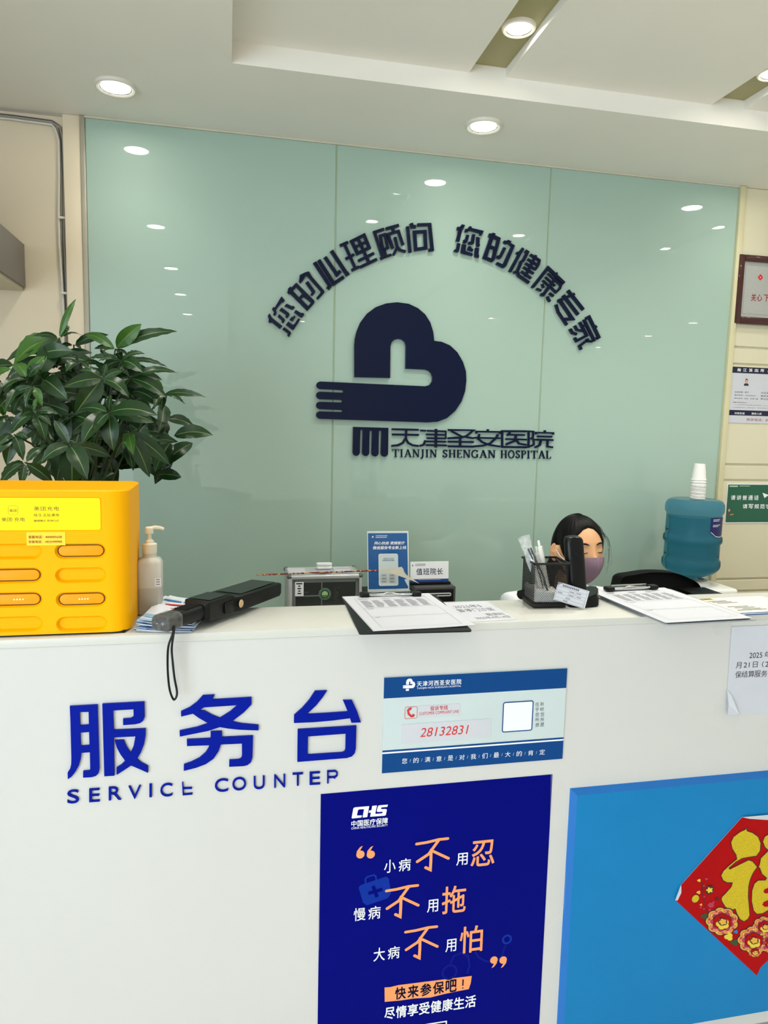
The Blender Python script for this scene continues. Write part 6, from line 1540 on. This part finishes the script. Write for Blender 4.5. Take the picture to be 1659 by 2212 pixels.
# gathered tail down the back and over the shoulder
ts_ = onY(1113, 1291, 2.16)
pt = [HW((-.0, -.085, -.015)), HW((-.01, -.112, -.045)), HW((-.035, -.118, -.09)), HW((-.08, -.10, -.14)), ts_ + Vector((.02, 0, .01)), ts_ + Vector((-.005, -.01, -.07))]
tube(bm, pt, [.030, .034, .030, .024, .017, .006], 14)
bmesh.ops.recalc_face_normals(bm, faces=bm.faces); hair = obj('hair', bm, m_hair, person, world=True, smooth=60)
bm = B()
for k in range(12):
    th0 = .75 + random.uniform(-.1, .35); a = head_pt(th0, .62 + random.uniform(-.2, .3), .010)
    b = a + Vector((.016 + random.uniform(0, .010), .004, -.03)); c = a + Vector((.024 + random.uniform(-.004, .008), .0, -.075 + random.uniform(-.03, .02))); d_ = a + Vector((.010 + random.uniform(0, .01), -.004, -.12 + random.uniform(-.02, .03)))
    hp_ = smooth_path([HW(a), HW(b), HW(c), HW(d_)], 6); tube(bm, hp_, [.00042 - .0003 * i_ / len(hp_) for i_ in range(len(hp_))], 5)
obj('stray_hair', bm, m_hair, hair, world=True)
# brows and lashes
def on_face(x, z, off=.001):
    best = None
    ph = math.asin(max(-1, min(1, z / HCz))); k = max(0, -z / HCz); den = HA * math.cos(ph) * (1 - .26 * k ** 1.6)
    return head_pt(math.asin(max(-1, min(1, x / den))), ph, off)
for s in (-1, 1):
    bm = B(); tube(bm, [HW(on_face(s * x, z, .0006)) for x, z in ((.013, .0195), (.022, .0235), (.033, .0245), (.043, .0225), (.049, .0180))], [.0014, .0026, .0027, .0020, .0008], 8); obj('eyebrow', bm, m_hair, person, world=True)
    bm = B(); tube(bm, [HW(on_face(s * x, z, .0010)) for x, z in ((.017, -.0030), (.024, -.0048), (.032, -.0056), (.040, -.0050), (.047, -.0022))], [.0006, .0012, .0014, .0013, .0006], 8); obj('eyelashes', bm, m_hair, person, world=True)
# mask
bm = B(); MU, MV = 36, 24; g2_ = []; SEAM = []
for j in range(MV + 1):
    v = j / MV; row = []
    for i in range(MU + 1):
        u = -1 + 2 * i / MU
        zt2 = -.016 - .012 * u * u; zb2 = -.1005 + .050 * abs(u) ** 1.5; z = zt2 + (zb2 - zt2) * v
        th = u * 1.22; ph = math.asin(max(-.995, z / HCz))
        p = head_pt(th, ph, 0); q_ = Vector((HA * math.sin(th) * math.cos(ph) * (1 - .22 * max(0, -z / HCz) ** 1.6), HB * math.cos(th) * math.cos(ph) + .012 * max(0, -z / HCz) * math.cos(th), z))
        w_ = math.sin(PI * min(1, v * .9 + .1)) 
        p = q_ + Vector((q_.x / HA ** 2, q_.y / HB ** 2, q_.z / HCz ** 2)).normalized() * (.0045 + .004 * w_ * (1 - u * u))
        p.y += .024 * max(0, 1 - abs(u) * 1.1) ** 1.25 * (.3 + .7 * w_) - .003 * math.exp(-((abs(u) - .42) / .16) ** 2) * w_
        row.append(bm.verts.new(HW(p)))
        if i == MU // 2: SEAM.append(p + Vector((0, .0006, 0)))
    g2_.append(row)
for j in range(MV):
    for i in range(MU): bm.faces.new((g2_[j][i], g2_[j][i + 1], g2_[j + 1][i + 1], g2_[j + 1][i]))
bmesh.ops.solidify(bm, geom=list(bm.faces), thickness=.0012)
bmesh.ops.recalc_face_normals(bm, faces=bm.faces); mk = obj('face_mask', bm, m_mask, person, world=True, smooth=9)
bm = B(); tube(bm, [HW(Vector((0, p.y, p.z))) for p in SEAM], .0005, 6); obj('mask_seam', bm, m_mask, mk, world=True)
for s in (-1, 1):
    for v0, c1_ in ((-.030, .004), (-.058, -.022)):
        a = head_pt(s * 1.20, math.asin(v0 / HCz), .006); e_1 = Vector((s * .076, -.006, c1_))
        bm = B(); tube(bm, [HW(a), HW(a.lerp(e_1, .5) + Vector((s * .004, 0, 0))), HW(e_1), HW(e_1 + Vector((s * -.004, -.014, -.004)))], .0014, 6); obj('ear_loop', bm, M('white_elastic', (226, 220, 228), .6), mk, world=True)
bm = B(); ball(bm, HW(Vector((-.088, -.012, -.006))), .0018, u=10, v=8); ball(bm, HW(Vector((-.084, -.004, -.022))), .0016, u=10, v=8); obj('earrings', bm, M('gold_stud', (236, 206, 130), .2, metal=1, noise=0), person, world=True)
# coat, collar, trousers, shoes
cv, cr_, ce = [], [], []
def K_(p, r, par=None):
    cv.append(Vector(p)); cr_.append(r)
    if par is not None: ce.append((par, len(cv) - 1))
    return len(cv) - 1
a = K_((px_, py_, .55), (.165, .125)); b = K_(Jn['sp1'], (.15, .115), a); c = K_(Jn['sp2'], (.155, .112), b); d_ = K_((px_, py_ - .015, .965), (.125, .09), c)
K_((px_, py_ - .03, 1.03), (.068, .06), d_)
for s in (-1, 1):
    e_1 = K_((px_ + s * .163, py_ - .02, .972), .064, d_); f_1 = K_((px_ + s * .20, py_ - .11, .80), .050, e_1); K_(hand_rest[s] + Vector((s * .012, .03, .004)), .036, f_1)
me = skin_mesh(cv, ce, cr_, 2)
ct = link('white_coat', me, m_coat, person, world=True, smooth=180)
bm = B()
for s in (-1, 1):
    nbx = Vector((px_, py_ - .035, 1.035))
    P4 = [nbx + Vector((s * .012, .062, .040)), nbx + Vector((s * .058, .03, .036)), nbx + Vector((s * .066, -.025, .016)), nbx + Vector((s * .03, -.078, -.035))]
    Q4 = [nbx + Vector((s * .014, .082, .0)), nbx + Vector((s * .094, .035, -.008)), nbx + Vector((s * .10, -.045, -.022)), nbx + Vector((s * .062, -.092, -.062))]
    va = [bm.verts.new(p) for p in P4]; vb = [bm.verts.new(p) for p in Q4]; vd = [bm.verts.new(p + Vector((0, 0, -.006)) + (nbx - p) * .06) for p in Q4]
    for k in range(3): bm.faces.new((va[k], va[k + 1], vb[k + 1], vb[k])); bm.faces.new((vb[k], vb[k + 1], vd[k + 1], vd[k]))
bmesh.ops.recalc_face_normals(bm, faces=bm.faces); obj('collar', bm, m_coat, ct, world=True, smooth=60)
cv, cr_, ce = [], [], []
a = K_((px_, py_, .56), (.150, .112))
for s in (-1, 1):
    e_1 = K_((px_ + s * .09, py_ - .03, .53), .096, a); f_1 = K_((px_ + s * .10, 1.76, .53), .074, e_1); K_((px_ + s * .10, 1.80, .10), .055, f_1)
link('trousers', skin_mesh(cv, ce, cr_, 2), m_trs, person, world=True, smooth=180)
for s in (-1, 1):
    bm = B(); box(bm, (px_ + s * .105 - .042, 1.60, .001), (px_ + s * .105 + .042, 1.845, .075), bev=.03, seg=4)
    for v in bm.verts:
        if v.co.y < 1.72 and v.co.z > .04: v.co.z -= .018
    obj('shoe', bm, m_bk, person, world=True)
t = thing('stool', 'round black stool the seated person sits on', 'stool', (px_, py_ + .01, 0))
bm = B(); lathe(bm, [(.15, .395), (.165, .405), (.165, .430), (.14, .443)], 36); obj('seat', bm, m_fab, t)
bm = B(); tube(bm, [(0, 0, .03), (0, 0, .40)], .026, 14); obj('post', bm, m_chrome, t)
bm = B(); lathe(bm, [(.15, 0), (.15, .012), (.05, .03), (.03, .05)], 32); obj('base', bm, m_bk, t)

# ================================================================== POTTED PLANT
m_leaf = M('dark_green_leaf', (27, 58, 25), .32, noise=.22, nscale=9, spec=.5); m_leaf2 = M('young_green_leaf', (56, 98, 32), .35, noise=.15, nscale=9); m_vein = M('leaf_midrib', (96, 122, 66), .4, noise=.05); m_stem = M('green_stem', (52, 66, 38), .5, noise=.1); m_bark = M('brown_bark', (112, 92, 68), .8, noise=.2, bump=.5, nscale=40)
Lc = crop(0, 620, 460 / 1659)
CLU = [((460, 395), 1.95, [(590, 95, .16, 1), (258, 380, .25, 0), (540, 308, .5, 1), (45, 580, .2, 0), (258, 752, .36, 0), (632, 375, .09, 0), (108, 600, .5, 1), (420, 470, .3, 1)]),
 ((900, 480), 1.95, [(1102, 288, .42, 1), (1380, 346, .2, 1), (662, 375, .27, 1), (735, 482, .22, 0), (800, 510, .4, 1), (930, 560, .4, 0), (1010, 560, .3, 0)]),
 ((575, 450), 2.02, [(845, 372, .27, 0), (712, 432, .26, 0), (460, 470, .3, 0), (640, 500, .3, 0)]),
 ((490, 530), 1.97, [(718, 515, .28, 0), (190, 520, .22, 0), (330, 470, .35, 1), (420, 640, .4, 0)]),
 ((620, 590), 1.92, [(515, 660, .45, 0), (435, 612, .3, 0), (800, 612, .24, 0), (700, 650, .4, 0), (560, 530, .4, 0)]),
 ((945, 572), 1.9, [(1128, 520, .28, 0), (1305, 625, .13, 0), (800, 680, .42, 0), (1112, 665, .5, 0), (765, 580, .3, 0), (690, 560, .22, 0), (900, 520, .4, 0)]),
 ((800, 712), 1.83, [(580, 998, .46, 0), (490, 780, .36, 0), (1005, 862, .5, 0), (620, 650, .42, 0), (960, 655, .4, 0), (830, 600, .4, 0)]),
 ((1015, 705), 1.88, [(1380, 668, .2, 0), (1302, 866, .38, 0), (925, 625, .35, 0), (1120, 780, .4, 0), (900, 790, .35, 0)]),
 ((1275, 832), 1.9, [(1605, 860, .17, 0), (1440, 912, .2, 0), (1190, 738, .36, 1), (1258, 966, .5, 0), (1165, 900, .42, 0), (1200, 950, .4, 0)]),
 ((850, 975), 1.79, [(1202, 1055, .42, 0), (885, 1278, .52, 0), (640, 1222, .5, 0), (615, 955, .35, 0), (870, 840, .4, 0), (1228, 1000, .36, 0), (720, 1120, .4, 0), (1020, 890, .4, 0)]),
 ((545, 1232), 1.76, [(322, 1362, .5, 0), (560, 1560, .62, 0), (440, 1530, .4, 0), (420, 1040, .38, 0), (862, 1322, .34, 0), (735, 1378, .3, 0), (680, 1500, .45, 0)]),
 ((265, 975), 1.8, [(82, 1145, .42, 0), (352, 1192, .5, 0), (462, 992, .35, 0), (180, 1105, .3, 0), (290, 870, .35, 1), (150, 1010, .3, 0), (400, 1080, .4, 0)]),
 ((195, 1368), 1.74, [(0, 1540, .36, 0), (165, 1550, .42, 0), (415, 1535, .38, 0), (335, 1255, .42, 0), (60, 1420, .3, 0)]),
 ((210, 712), 1.84, [(15, 782, .4, 0), (0, 842, .35, 0), (95, 985, .34, 0), (40, 960, .25, 0), (345, 540, .46, 1), (110, 600, .5, 1), (330, 600, .4, 0)]),
 ((262, 770), 1.80, [(95, 985, .32, 0), (60, 900, .3, 0), (200, 940, .35, 0), (330, 930, .4, 1)]),
 ((330, 715), 1.86, [(528, 878, .5, 0), (430, 690, .35, 0), (300, 640, .4, 1), (230, 690, .3, 0), (440, 800, .4, 0)]),
 ((40, 1010), 1.82, [(-60, 940, .4, 1), (60, 960, .4, 1), (-50, 1150, .4, 0), (150, 1090, .4, 0), (10, 880, .4, 1)]),
 ((1000, 1125), 1.82, [(1165, 1482, .36, 0), (1326, 1388, .3, 0), (1040, 1306, .45, 1), (888, 1342, .34, 0), (960, 1260, .4, 1), (1110, 1200, .3, 0)]),
 ((110, 1150), 1.79, [(50, 1388, .48, 0), (180, 1350, .44, 0), (-20, 1240, .4, 0), (-60, 1330, .4, 0), (220, 1180, .4, 0)]),
 ((560, 1010), 1.9, [(600, 1190, .5, 0), (720, 1060, .4, 0), (430, 1110, .4, 0), (560, 880, .35, 0), (480, 960, .4, 0), (660, 1150, .45, 0)]),
 ((-60, 720), 1.86, [(90, 640, .42, 1), (-40, 900, .4, 0), (40, 830, .36, 0), (-160, 640, .4, 0), (-150, 820, .4, 0)]),
 ((470, 620), 1.98, [(380, 560, .4, 1), (560, 660, .4, 0), (480, 720, .4, 0), (370, 660, .4, 0), (600, 740, .4, 0)]),
 ((700, 850), 1.95, [(560, 780, .4, 0), (760, 930, .4, 0), (640, 990, .4, 0), (840, 860, .35, 0), (520, 900, .4, 0)]),
 ((330, 1080), 1.9, [(250, 1220, .45, 0), (420, 1200, .45, 0), (200, 1000, .4, 0), (460, 1060, .35, 0), (130, 1230, .4, 0)]),
 ((1060, 880), 1.95, [(1180, 960, .4, 0), (960, 960, .4, 0), (1130, 820, .35, 0), (980, 820, .4, 0)])]
plx, ply = -.34, 1.93
t = thing('potted_plant', 'leafy money tree in a pot standing behind the yellow cabinet', 'plant', (plx, ply, 0))
lv, lf, lm = [], [], []
rv = random.Random(5)
def leaf(b, tip, ratio, young):
    d = tip - b; L = d.length
    if L < .01: return
    x = d.normalized(); view = (Vector((0, 0, EYE)) - (b + tip) / 2).normalized()
    nrm = (view + Vector((rv.uniform(-.4, .4), rv.uniform(-.4, .4), rv.uniform(0, .9)))); nrm = (nrm - x * nrm.dot(x)).normalized(); y = nrm.cross(x)
    W_ = L * max(.1, ratio) * 1.0; n_ = 12; o_ = len(lv)
    sag = rv.uniform(.05, .12) * L; wav = rv.uniform(0, 6)
    for i in range(n_ + 1):
        f_ = i / n_; wdt = W_ * .5 * (max(0, math.sin(PI * f_ ** .82)) ** .75) * (1 - .25 * (f_ > .85) * (f_ - .85) / .15)
        if i == n_: wdt = .0004
        c = b + x * L * f_ + nrm * sag * math.sin(PI * f_) + Vector((0, 0, -.02 * f_ * f_))+ Vector((0, 0, .02 * f_ ))
        for k, s in enumerate((-1, -.55, -.06, .06, .55, 1)):
            fold = abs(s) * wdt * .22 - .0012 * math.sin(f_ * 40 + wav) * (abs(s) > .5)
            lv.append(c + y * s * max(wdt, .0005) + nrm * (fold + .0006 * math.sin(f_ * 28) * (abs(s) > .3)))
    for i in range(n_):
        for k in range(5):
            a = o_ + i * 6 + k; lf.append((a, a + 1, a + 7, a + 6)); lm.append(2 if k == 2 else (1 if young and rv.random() < 1 and L < .14 else 0))
pet = B(); top = Vector((plx, ply, 1.16))
for (cp, Yc_, tips) in CLU:
    b = onY(*Lc(cp)[0], Yc_)
    for (x, y, r_, yg) in tips:
        tip = onY(*Lc((x, y))[0], Yc_ + rv.uniform(-.07, .05)); leaf(b + (tip - b).normalized() * .004, tip, r_, yg)
    o_ = top + Vector((rv.uniform(-.03, .03), rv.uniform(-.03, .03), rv.uniform(-.05, .22)))
    mid2 = o_.lerp(b, .5) + Vector((0, 0, .04)); tube(pet, [o_, o_.lerp(mid2, .5) + Vector((0, 0, .01)), mid2, mid2.lerp(b, .5) + Vector((0, 0, .008)), b], [.0034, .003, .0027, .0024, .002], 7)
for k in range(150):                                       # the dense inner leaves
    bx = Vector((plx + rv.gauss(0, .095), ply + rv.uniform(-.02, .12), 1.57 + rv.gauss(0, .07)))
    dr = Vector((rv.uniform(-1, 1), rv.uniform(-.5, .5), rv.uniform(-.9, .15))).normalized()
    leaf(bx, bx + dr * rv.uniform(.07, .13), rv.uniform(.34, .46), False)
pyobj('foliage', lv, lf, [m_leaf, m_leaf2, m_vein], t, world=True, smooth=50, mi=lm)
obj('leaf_stalks', pet, m_stem, t, world=True)
bm = B()
for k in range(3):
    tube(bm, [(plx + .022 * math.cos(2 * PI * k / 3 + i * .5), ply + .022 * math.sin(2 * PI * k / 3 + i * .5), .30 + i * .06) for i in range(19)], [.021 - i * .0005 for i in range(19)], 10)
obj('braided_trunk', bm, m_bark, t, world=True)
bm = B(); lathe(bm, [(.11, 0), (.115, .01), (.155, .33), (.165, .335), (.165, .36), (.150, .36), (.145, .31), (.02, .30)], 40, (plx, ply, 0)); obj('pot', bm, M('glazed_pot', (206, 200, 188), .3, noise=.04), t, world=True)
bm = B(); lathe(bm, [(.001, .302), (.143, .312)], 32, (plx, ply, 0), cap0=False, cap1=False); obj('soil', bm, M('potting_soil', (66, 52, 40), .9, noise=.4, nscale=60, bump=1), t, world=True)
